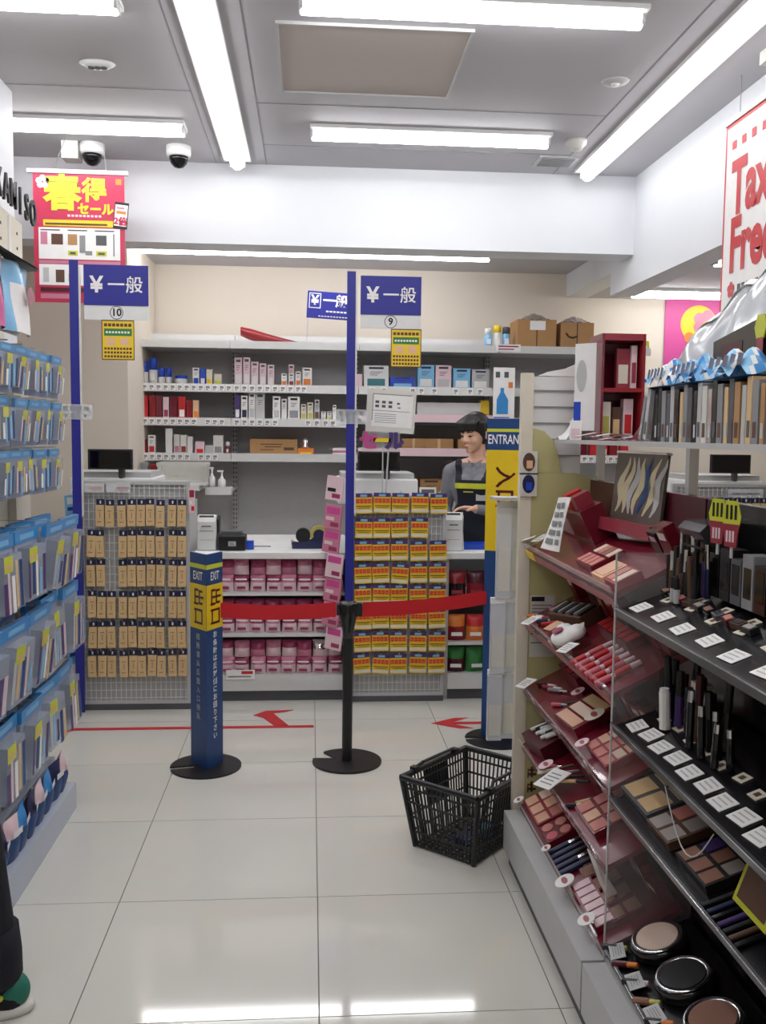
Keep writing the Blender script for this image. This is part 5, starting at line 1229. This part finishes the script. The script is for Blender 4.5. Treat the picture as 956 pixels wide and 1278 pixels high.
# ------------------------------------------------------------------ black section
mat('kgrey', (52, 50, 54), .25); KT = [1.03, .76, .585, .22]; KTH = math.radians(20)
KL = GYM - GY1 - .02
for k, z in enumerate(KT):
    tr = MB().box(0, KL, 0, .208, -.014, 0).build('tray', 'gblack', ks, (GX_, GYM - .012, z), 0); tr.rotation_euler = (KTH, 0, -PI / 2)
    MB().box(0, KL, -.005, 0, -.014, .010).build('front_lip', 'kgrey', tr); MB().box(0, KL, -.006, -.005, .007, .010).build('lip_edge', 'chrome', tr)
    if k < 2:
        tg = MB().box(-.027, .027, -.0, .04, .0, .0015, 0)
        for q in range(3): tg.poly([(-.02, .008 + q * .011, .002), (.018, .008 + q * .011, .002), (.018, .012 + q * .011, .002), (-.02, .012 + q * .011, .002)], 1)
        tgm = tg.mesh('price_tag', ['paper', 'lgrey'])
        sg = MB().box(-.016, .016, 0, .026, 0, .0015, 0).poly([(-.007, .007, .002), (.007, .007, .002), (.007, .019, .002), (-.007, .019, .002)], 1).mesh('colour_tag', ['cream', 'brown'])
        nn = [7, 11][k]
        for i in range(nn):
            x = .05 + i * (KL - .25) / nn
            link('price_tag', tgm, tr, (x, .02 + .006 * (i % 2), .001), random.uniform(-.1, .1))
            link('colour_tag', sg, tr, (x + .02, .085 + .008 * (i % 2), .001), random.uniform(-.15, .15))
            if k == 0: link('colour_tag', sg, tr, (x - .01, .125, .001), random.uniform(-.15, .15))
def tube_item(label, z, s, d, r, h, c1, c2, grp, cap=.45, cat='mascara', name='mascara_tube'):
    o = MB().cyl((0, 0, 0), (0, 0, h * (1 - cap)), r, n=10).build(name, c1, None, (GX_ + DS * d * math.cos(KTH), GYM - s, z + DS * d * math.sin(KTH) + .004), 0)
    o.rotation_euler = (random.uniform(-.05, .05), random.uniform(-.05, .05), 0); tag(o, label, cat, grp)
    MB().cyl((0, 0, h * (1 - cap)), (0, 0, h), r * .92, r * .85, n=10).build('cap', c2, o); return o
n = 0
for j in range(2):
    for i in range(9):
        c1 = ['black', 'navy', 'brown', 'gblack', 'black', 'purple'][(i * 2 + j * 3) % 6]
        tube_item('dark eyeliner tube, %s of the %s row on the upper black tray' % (ORD[i], ['front', 'back'][j]), KT[0], .03 + i * .018, .19 + .05 * j, .0065, .085 + .012 * ((i + j) % 3) + .03 * j, c1, ['gblack', 'chrome', 'black', 'brown'][(i + j) % 4], 'eyeliner tubes on the upper black tray', cat='eyeliner', name='eyeliner_tube')
for i in range(2): tube_item('short silver-labelled tube standing before the dark eyeliners, %s of two' % ORD[i], KT[0], .11 + .022 * i, .155, .007, .055, 'lgrey', 'black', 'silver-labelled tubes')
for i in range(5):
    o = MB().box(-.022, .022, 0, .04, 0, .09 + .015 * (i % 2), 0).build('eyeliner_carton', ['gblack', 'black', 'dgrey', 'grey', 'gblack'][i], None, (GX_ + .135, GYM - .21 - .05 * i, KT[0] + .066), 0); o.rotation_euler = (0, 0, -PI / 2); tag(o, 'dark upright carton, %s of five at the back of the upper black tray' % ORD[i], 'carton', 'upright dark cartons')
    MB().rect(-.016, .016, .02, .08, -.0008).build('window', 'dark_glass', o)
# hexagonal price flags
for i in range(2):
    t = thing('price_flag', ['yellow and pink hexagonal price flag, further one', 'yellow and pink hexagonal price flag, nearer one'][i], 'price flag', (GX_ + .115, GYM - .265 - .062 * i, KT[0] + .055 + .118), 0, 'hexagonal price flags', rot=(0, 0, -PI / 2 + .35))
    MB().prism([(-.018, .04), (-.024, .07), (-.015, .10), (.015, .10), (.024, .07), (.018, .04)], 'y', -.002, 0).build('yellow_half', 'lime', t)
    MB().prism([(-.018, .04), (-.0225, .055), (.0225, .055), (.018, .04), (.015, .01), (-.015, .01)], 'y', -.003, -.0005).build('pink_half', 'burgl', t)
    b = MB()
    for k in range(3): b.rect(-.014 + .011 * k, -.008 + .011 * k, .064, .092, -.0026, 0)
    for k in range(3): b.rect(-.011 + .008 * k, -.006 + .008 * k, .02, .042, -.0036, 1)
    b.build('print', ['black', 'pinkl'], t)
    MB().box(-.003, .003, 0, .003, -.012, .05).build('flag_stem', 'lgrey', t)
# upper dark device on the back panel
t = thing('black_display_bracket', 'black box-shaped bracket fixed to the black back panel', 'bracket', (.904, 1.97, 1.19)); MB().prism([(0, 0), (-.06, .0), (-.085, .035), (-.07, .05), (0, .055)], 'y', -.06, .06).build('shell', 'kgrey', t); MB().box(-.075, -.02, -.05, .05, -.004, 0).build('underside', 'black', t)
# second black tray
for i in range(12):
    c1, c2 = [('black', 'gblack'), ('gblack', 'black'), ('navy', 'black'), ('brown', 'burgd'), ('purple', 'black')][i % 5]
    tube_item('dark mascara tube, %s along the second black tray' % ORD[i], KT[1], .04 + .026 * i, .17 + .035 * (i % 2), .0095, .10 + .02 * ((i * 7) % 3), c1, c2, 'mascara tubes on the second black tray')
tube_item('plain white tube among the dark mascaras', KT[1], .135, .125, .012, .09, 'paper', 'white', None, cap=.1)
o = MB().box(-.022, .022, 0, .03, 0, .10).build('white_carton', 'cream', None, (GX_ + .105, GYM - .21, KT[1] + .052)); o.rotation_euler = (0, 0, -PI / 2); tag(o, 'cream carton with dark lines among the dark mascaras', 'carton')
b = MB()
for k in range(4): b.rect(-.016, .010 - .006 * (k % 2), .02 + .018 * k, .024 + .018 * k, -.001)
b.build('print', 'dgrey', o)
for i in range(6):
    tube_item('silver-rimmed pencil, %s near the frame edge on the second black tray' % ORD[i], KT[1], .26 + .03 * i, .13 + .03 * (i % 2), .008, .12 - .008 * i, 'gblack', 'chrome', 'silver-rimmed pencils', cap=.2, cat='pencil', name='pencil')
# third and fourth black trays: compacts
z = KT[2]
def kp(label, k, s, d, *a, **kw):
    t = palette(label, KT[k], s, d, *a, th=KTH, **kw); t.location.y -= (GY0 - GYM); return t
kp('large four-part beige powder compact on the third black tray', 2, .09, .05, .17, .15, .018, 2, 2, 'dgrey', ['tan', 'pan_peach', 'tan'])
kp('pearl-grey eyeshadow palette beside the beige powder compact', 2, -.02 + .27, .04, .12, .15, .018, 2, 3, 'brown', ['pan_pearl', 'pan_pale', 'pan_rose'])
kp('dark eyeshadow palette further along the third black tray', 2, .42, .04, .14, .14, .018, 3, 3, 'black', ['pan_brown', 'pan_pearl', 'purple'])
for i in range(3): 
    t = thing('round_compact', 'round black compact with silver rim, %s along the lowest black tray' % ORD[i], 'compact', (0, 0, 0), 0, 'round black compacts'); place(t, KT[3], .98 + .15 * i, .18, .001, 0, KTH)
    MB().lathe([(.062, 0), (.066, .008), (.066, .022), (.06, .03), (0, .03)], 28).build('case', 'gblack', t, smooth=True); MB().lathe([(.05, .03), (.056, .034), (.062, .03)], 28).build('rim', 'chrome', t, smooth=True)
    MB().lathe([(.048, .03), (.048, .033), (0, .033)], 24).build('powder', ['pan_pale', 'black', 'pan_brown', 'black'][i], t)
kp('orange and pink eyeshadow palette at the front of the lowest black tray', 3, .56, .02, .14, .1, .018, 2, 2, 'black', ['orange', 'lippink', 'pan_pale', 'pan_peach'])
for i in range(6): 
    o = stick('gold-capped lipstick, %s lying at the front of the lowest black tray' % ORD[i], KT[3], .93 + .07 * i, .03, .06, .008, ['black', 'burgd', 'black', 'pan_brown', 'black', 'dred'][i], ['gold', 'orange', 'pinkl'][i % 3], .9, 'gold-capped lipsticks', 'lipstick', name='lipstick', th=KTH)
for i in range(5): card('white shelf card, %s on the lowest black tray lip' % ORD[i], KT[3], .95 + .12 * i, -.0, .055, .035, 'lgrey', .1 * (i - 2), .014, 'white cards on the lowest black tray', th=KTH)
for i in range(8):
    tube_item('black liner pen, %s standing at the back of the third black tray' % ORD[i], KT[2], .03 + .045 * i, .25, .01, .08 + .012 * (i % 3), 'gblack', ['black', 'dgrey', 'purple'][i % 3], 'liner pens on the third black tray', cat='pen', name='liner_pen')
# security cable
pts = [(GX_ - .012, GYM - .36 - .022 * q, KT[1] - .01 - .085 * math.sin(PI * q / 10)) for q in range(11)]
tag(MB().tube(pts, .0013, 6).build('security_cable', 'lgrey'), 'thin pale security cable looping below the second black tray', 'cable')
# yellow framed picture near the frame edge
t = thing('framed_card', 'yellow-edged dark picture card leaning on the third black tray', 'card', (GX_ + .045, GYM - .60, KT[2] + .03), 0, rot=(-.35, 0, -PI / 2)); MB().box(-.06, .06, 0, .006, 0, .1).build('card', 'lime', t); MB().rect(-.05, .05, .01, .09, -.0008).build('picture', 'brown', t)

# more testers and cartons crowding the burgundy trays
for k, z in enumerate(TIERS):
    nm = ['top', 'second', 'third', 'fourth', 'lowest'][k]
    for i in range(11):
        s_ = .05 + i * .077; d = .285; h = [.055, .07, .06, .065, .06][k] + .012 * ((i * 5 + k) % 3)
        if (k == 0 and i < 9) or (k == 4 and i < 5) or (k == 1 and i in (1, 2, 3)) or (k == 3 and i in (0, 1, 2)): continue
        o = MB().box(-.03, .03, 0, .03, 0, h).build('cosmetic_carton', ['burg', 'burgl', 'dred', 'burg', 'gblack'][(i + 2 * k) % 5]); place(o, z, s_, d, .001, random.uniform(-.08, .08))
        tag(o, '%s small carton, %s along the back of the %s burgundy tray' % (['burgundy', 'rose', 'dark red', 'burgundy', 'black'][(i + 2 * k) % 5], ORD[i], nm), 'carton', 'small cartons at the back of the burgundy trays')
        MB().rect(-.02, .02, h * .55, h * .8, -.0008).build('print', ['pinkl', 'paper', 'tan'][(i + k) % 3], o)
sp = {0: [], 1: [(.08, .16), (.14, .18)], 2: [(.30, .08), (.34, .14)], 3: [(.285, .07), (.56, .04), (.57, .10)], 4: [(.235, .24), (.5, .2), (.80, .10)]}
for k, L_ in sp.items():
    for i, (s_, d) in enumerate(L_):
        stick('%s tester stick, %s loose one on the %s burgundy tray' % (['pink', 'black', 'tan', 'red'][i], ORD[i], ['top', 'second', 'third', 'fourth', 'lowest'][k]), TIERS[k], s_, d, .07, .006, ['lippink', 'black', 'tan', 'red'][i], ['chrome', 'white', 'black', 'pinkl'][i], .5 + .3 * i)
for i in range(9):
    o = MB().box(-.012, .012, 0, .003, 0, .016).build('shade_tag', 'pinkl'); place(o, TIERS[i % 3 + 1], .06 + .095 * i, -.009, -.006); tag(o, 'tiny pale shade tag on a burgundy tray lip, %s from the end panel' % ORD[i], 'tag', 'tiny shade tags')
    MB().rect(-.007, .007, .004, .009, -.0005).build('print', 'burg', o)

# clutter on the black trays
for i in range(10):
    o = MB().box(-.018, .018, 0, .02, 0, .012).build('sample_pot', ['gblack', 'dgrey', 'burgd', 'brown', 'black'][i % 5]); place(o, KT[0], .94 + .045 * i, .165, .001, random.uniform(-.2, .2), KTH)
    tag(o, '%s sample pot, %s along the upper black tray' % (['glossy black', 'grey', 'burgundy', 'brown', 'black'][i % 5], ORD[i]), 'sample pot', 'sample pots on the upper black tray')
    MB().box(-.013, .013, .003, .017, .012, .0135).build('pot_lid', ['pan_brown', 'chrome', 'pan_rose', 'black', 'pan_pearl'][i % 5], o)
for i in range(7):
    o = stick('dark eye pencil, %s lying on the third black tray' % ORD[i], KT[2], 1.42 + .022 * i, .10, .12, .005, ['black', 'navy', 'gblack', 'purple', 'black', 'brown', 'gblack'][i], ['chrome', 'black', 'pinkl'][i % 3], PI / 2, 'eye pencils on the third black tray', 'pencil', name='eye_pencil', th=KTH)

# ------------------------------------------------------------------ glass shelf above the makeup stand
GZ = 1.412
t = thing('glass_shelf', 'clear glass shelf over the makeup stand', 'shelf', (0, 0, 0))
MB().box(.78, 1.32, 1.35, 2.96, GZ - .009, GZ).build('glass_sheet', 'clear2', t)
MB().box(.776, .78, 1.35, 2.96, GZ - .010, GZ + .002).build('front_edge', 'lgrey', t)
for y in (1.45, 2.2, 2.92):
    MB().box(.906, .929, y - .012, y + .012, 1.2856, GZ - .009).build('support_post', 'chrome', t)
# burgundy display cabinet at the far end
x0, x1, y0, y1 = .875, 1.01, 2.80, 2.93
t = thing('burgundy_cabinet', 'upright burgundy two-level display cabinet on the glass shelf', 'cabinet', (0, 0, 0))
MB().box(x0, x1, y1 - .01, y1, GZ, 1.735).build('back_panel', 'burg', t)
MB().box(x1 - .008, x1, y0, y1 - .01, GZ, 1.735).build('side_panel', 'dred', t); MB().box(x0, x0 + .008, y0, y1 - .01, GZ, 1.735).build('side_panel', 'burg', t)
MB().box(x0 + .008, x1 - .008, y0, y1 - .01, 1.715, 1.735).build('top_panel', 'burgl', t); MB().box(x0 + .008, x1 - .008, y0, y1 - .01, 1.56, 1.572).build('middle_shelf', 'dred', t); MB().box(x0 + .008, x1 - .008, y0, y1 - .01, GZ, GZ + .008).build('floor_panel', 'burg', t)
def pcard(label, x, y, z, w, h, d, c, p, cat='carton', rz=0, tilt=0):
    o = MB().box(-w / 2, w / 2, 0, d, 0, h).build('product_carton', c, None, (x, y, z)); o.rotation_euler = (0, tilt, rz); tag(o, label, cat)
    MB().rect(-w * .36, w * .36, h * .12, h * .6, -.0008).build('print', p, o); return o
pcard('cream and red product card in the upper burgundy compartment', .955, 2.84, 1.573, .042, .12, .02, 'burgl', 'cream')
pcard('pale strip card in the upper burgundy compartment', .985, 2.83, 1.573, .018, .13, .015, 'pinkl', 'burgl')
pcard('cream bottle carton in the lower burgundy compartment', .905, 2.84, GZ + .009, .03, .11, .03, 'cream', 'gold')
pcard('brown bottle carton in the lower burgundy compartment', .942, 2.85, GZ + .009, .028, .095, .03, 'brown', 'tan')
pcard('pink and white bottle carton in the lower burgundy compartment', .975, 2.84, GZ + .009, .03, .12, .03, 'pinkl', 'red')
t = thing('portrait_strip', 'tall narrow portrait poster fixed to the side of the burgundy cabinet', 'poster', (.872, 2.86, GZ), 0, rot=(0, 0, -PI / 2 + .75))
MB().box(-.07, .01, 0, .003, .03, .3).build('sheet', 'paper', t); MB().poly([(-.045 + .018 * math.cos(2 * PI * k / 16), -.001, .2 + .05 * math.sin(2 * PI * k / 16)) for k in range(16)][::-1]).build('portrait_picture', 'lgrey', t); MB().rect(-.07, -.045, .03, .12, -.001).build('blue_patch', 'blue', t)
o = MB().grid(lambda u, v: (.782 + .075 * u, 2.95 - .04 * v, GZ + .002 + .14 * u * u + .01 * math.sin(5 * v)), 8, 4).grid(lambda u, v: (.784 + .075 * u, 2.95 - .04 * v, GZ - .001 + .003 + .14 * u * u + .01 * math.sin(5 * v)), 8, 4).build('curled_leaflet', 'paper', None, (0, 0, 0)); tag(o, 'curled white leaflet sweeping up to the burgundy cabinet', 'leaflet')
pcard('small white carton with red lid at the corner of the glass shelf', .80, 2.80, GZ + .0, .035, .06, .03, 'paper', 'pinkl', rz=-.3)
for k in range(6):
    o = MB().grid(lambda u, v: (.79 + .17 * u, 2.50 + .045 * k + .05 * v, GZ + .004 + .003 * k + .006 * math.sin(7 * u + k)), 6, 2).build('flat_leaflet', ['pinkl', 'paper', 'lgrey', 'burgl', 'paper', 'pinkl'][k]); tag(o, '%s leaflet, %s in the fanned pile on the glass shelf' % (['pale pink', 'white', 'grey', 'rose', 'white', 'pale pink'][k], ORD[k]), 'leaflet', 'fanned leaflets on the glass shelf')
o = MB().prism([(2.60, GZ + .001), (2.36, GZ + .001), (2.36, GZ + .125)], 'x', .90, .906).build('burgundy_wedge', 'burg'); tag(o, 'burgundy triangular divider board on the glass shelf', 'divider')
pcard('grey carton behind the burgundy wedge on the glass shelf', 1.02, 2.66, GZ, .07, .12, .04, 'lgrey', 'grey'); pcard('bright red carton behind the dark packs on the glass shelf', 1.08, 2.6, GZ, .06, .13, .04, 'red', 'dred')
# thin packs in a row
yy = 2.37; cols = ['grey', 'lgrey', 'dgrey', 'gblack', 'black', 'grey', 'dgrey', 'lgrey', 'gblack', 'tan', 'grey', 'dgrey', 'gblack', 'lgrey', 'offwhite', 'foil', 'gblack', 'grey', 'tan', 'dgrey', 'kraft', 'lgrey', 'tan', 'grey', 'kraft', 'dgrey', 'tan', 'lgrey']
for i, c in enumerate(cols):
    w = .017 + .008 * ((i * 7) % 3) / 2; h = .115 + .008 * ((i * 5) % 3)
    o = MB().box(-w / 2, w / 2, 0, .085, 0, h).build('slim_pack', c, None, (.845, yy, GZ + .0005 + (.006 if i < 3 else 0)), 0); o.rotation_euler = (0, (.32, .24, .14)[i] if i < 3 else random.uniform(-.01, .01), -PI / 2)
    tag(o, 'slim upright pack, %s from the burgundy wedge end, glass shelf' % (ORD[i] if i < 20 else 'twenty-' + ORD[i - 20]), 'pack', 'slim packs on the glass shelf')
    MB().rect(-w * .3, w * .3, h * .1, h * .35, -.0006).build('spine_print', ['lgrey', 'dgrey', 'brown'][i % 3], o)
    yy -= w + .005 + (.012 if i < 3 else 0)
# blue-white pouches lying on the packs
for i, (y, L_) in enumerate(((2.255, .14), (2.085, .18), (1.87, .22))):
    zt = GZ + .135
    o = MB().grid(lambda u, v: (.835 + .08 * v, y - L_ / 2 + L_ * (1 - u), zt + .012 + .045 * math.sin(PI * v) * (.86 + .14 * math.sin(11 * u + i)) * min(1, 6 * u, 6 * (1 - u)) ** .5 + .012 * math.sin(17 * u + 3 * v)), 14, 8, mfn=lambda u, v: [0, 1, 2][int(u * 9 + v * 5 + i) % 3]).grid(lambda u, v: (.835 + .085 * v, y - L_ / 2 + L_ * (1 - u), zt), 1, 1).build('blue_pouch', ['cyan', 'lblue', 'white'], None, smooth=True)
    tag(o, 'glossy blue and white pouch lying on the slim packs, %s from the wedge' % ORD[i], 'pouch', 'blue pouches on the slim packs')
    b = MB()
    for k in range(5):
        yb = y + L_ * (.3 - .15 * k); b.poly([(.834, yb, zt + .022), (.834, yb - L_ * .1, zt + .020 + .006 * (k % 2)), (.838, yb - L_ * .1, zt + .042), (.838, yb, zt + .046)])
    b.build('navy_lettering', 'navy', o)
# black carton and clear plastic sheet on top
t = thing('black_carton', 'tilted black display carton on top of the slim packs', 'carton', (.937, 1.98, GZ + .0), 0, rot=(0, 0, -PI / 2))
MB().prism([(-.17, 0), (.4, 0), (.4, .31), (-.17, .235)], 'y', 0, .02).build('body', 'gblack', t)
MB().rect(-.12, -.02, .18, .225, -.001).build('dark_print', 'burgd', t)
t2_ = MB().prism([(.05, .22), (.04, .245), (.052, .27), (.08, .27), (.092, .245), (.082, .22)], 'y', -.004, -.001).build('price_sticker', 'lime', t); MB().rect(.052, .082, .185, .222, -.0045).build('pink_sticker', 'burgl', t)
acrylic('polybag', (206, 210, 214), .86, .15)
def bagH(u): return (.17 + .29 * (u / .72) ** .75) if u < .72 else .46 * math.sqrt(max(0.0, 1 - ((u - .72) / .28) ** 2))
def bagP(u, v):
    w_ = .105 * min(1, 8 * u + .25, 5 * (1 - u) + .25); c = math.cos(PI * v); sn = max(0.0, math.sin(PI * v)) ** .55
    return (1.036 + .034 * min(1, max(0, (u - .3) / .15)) - w_ * c * (1 + .05 * math.sin(19 * u + 7 * v)), 2.56 - .84 * u, GZ + .001 + bagH(u) * sn * (1 + .035 * math.sin(23 * u + 11 * v) + .025 * math.sin(41 * u - 9 * v)))
o = MB().grid(bagP, 34, 18).build('plastic_bag', 'polybag', None, smooth=True); tag(o, 'large crumpled clear plastic bag resting on top of the stand', 'plastic bag')
MB().grid(lambda u, v: tuple(Vector(bagP(.08 + .6 * u, .36 + .07 * v)) + Vector((-.004, 0, .004))), 20, 2).build('white_seam', 'paper', o)
# folded white paper on the end panel
o = MB().prism([(.73, 1.617), (.875, 1.617), (.86, 1.66), (.82, 1.642), (.76, 1.63)], 'y', GY0 + .016, GY0 + .028).build('folded_paper', 'paper'); tag(o, 'folded white paper resting on top of the frosted end panel', 'paper')

# ------------------------------------------------------------------ tax free sign
t = thing('tax_free_sign', 'large white Tax Free sign with red border hanging by the soffit', 'sign', (1.80, 3.715, 0), 0, rot=(0, 0, -PI / 2))
MB().box(-.365, .365, 0, .008, 1.74, 2.77).build('board', 'paper', t)
for (a, b_, c_, d_) in ((-.365, .365, 2.755, 2.77), (-.365, .365, 1.74, 1.755), (-.365, -.353, 1.755, 2.755), (.353, .365, 1.755, 2.755)): MB().box(a, b_, -.001, 0, c_, d_).build('red_border', 'red', t)
text('Tax', .31, 'red', t, (-.29, -.002, 2.475), bold=.011, sx=.72, align='LEFT'); text('Free', .31, 'red', t, (-.29, -.002, 2.235), bold=.011, sx=.72, align='LEFT')
b = MB()
for k in range(4): b.rect(-.3 + k * .09, -.26 + k * .09, 2.655, 2.69, -.0015)
b.build('small_red_print', 'red', t)
b = MB()
for k in range(5):
    a = 2 * PI * k / 5 + PI / 2
    b.poly([(-.26 + .02 * math.cos(a) + .016 * math.cos(q * PI / 4), -.0015 - .0004 * k, 2.06 + .02 * math.sin(a) + .016 * math.sin(q * PI / 4)) for q in range(8)][::-1])
b.build('red_blossom_logo', 'red', t)
b = MB()
for k in range(10): b.rect(-.2 + k * .04, -.17 + k * .04, 2.05, 2.075, -.0015); b.rect(-.28 + k * .045, -.245 + k * .045, 1.93, 1.955, -.0015)
b.build('small_print', 'dgrey', t)
for x in (-.25, .25): MB().cyl((x, .004, 2.77), (x, .004, 2.95), .0022, n=6).build('hanger_wire', 'grey', t)
MB().box(-.02, .09, -.03, .03, 2.9, 2.95).build('ceiling_mount', 'offwhite', t); MB().box(-.37, .37, -.008, .016, 2.77, 2.79).build('hanger_rail', 'offwhite', t)

# ------------------------------------------------------------------ next till beyond the makeup stand
rk8 = grid_rack('white wire rack at the far till seen over the black makeup section', 1.96, 2.52, 4.95, 1.175)
for c in range(10):
    for r_ in range(2):
        x = 2.02 + .05 * c; zz = .965 - .15 * r_
        link('hook', hook, rk8, (x - 1.96, 0, zz)); o = link('tan_pack', tb, None, (x, 4.941, zz), random.uniform(-.06, .06)); tag(o, 'tan boxed pack on the far till rack, %s row, %s along' % (ORD[r_], ORD[c]), 'hanging pack', 'tan packs on the far till rack'); link('header_card', th, o); link('print', tp, o)
tag(MB().box(1.98, 2.5, 5.05, 5.5, 0, 1.04).build('till_desk', 'lgrey'), 'grey till desk beyond the makeup stand', 'desk', 'till desks behind the racks')
register('white cash register with black customer display at the far till', 2.36, 5.06, 1.041, '')
t = thing('leaflet_holder', 'clear leaflet strip with purple print on the far till rack', 'leaflet holder', (2.36, 4.93, 1.1)); MB().box(-.1, .1, -.004, 0, 0, .05).build('clear_pocket', 'clear2', t); MB().box(-.095, .095, .0005, .0015, .003, .045).rect(-.08, .08, .015, .028, .0, 1).build('leaflet', ['paper', 'purple'], t)


# flat print too small to pick apart counts as one part
for o in list(bpy.data.objects):
    base = o.name.split('.')[0]
    if o.parent is not None and (base.endswith('print') or base in ('small_print', 'printed_text', 'printed_band', 'product_pictures', 'navy_lettering', 'vertical_print', 'wire_grid', 'slot_strip', 'blossom_print')): o['kind'] = 'stuff'
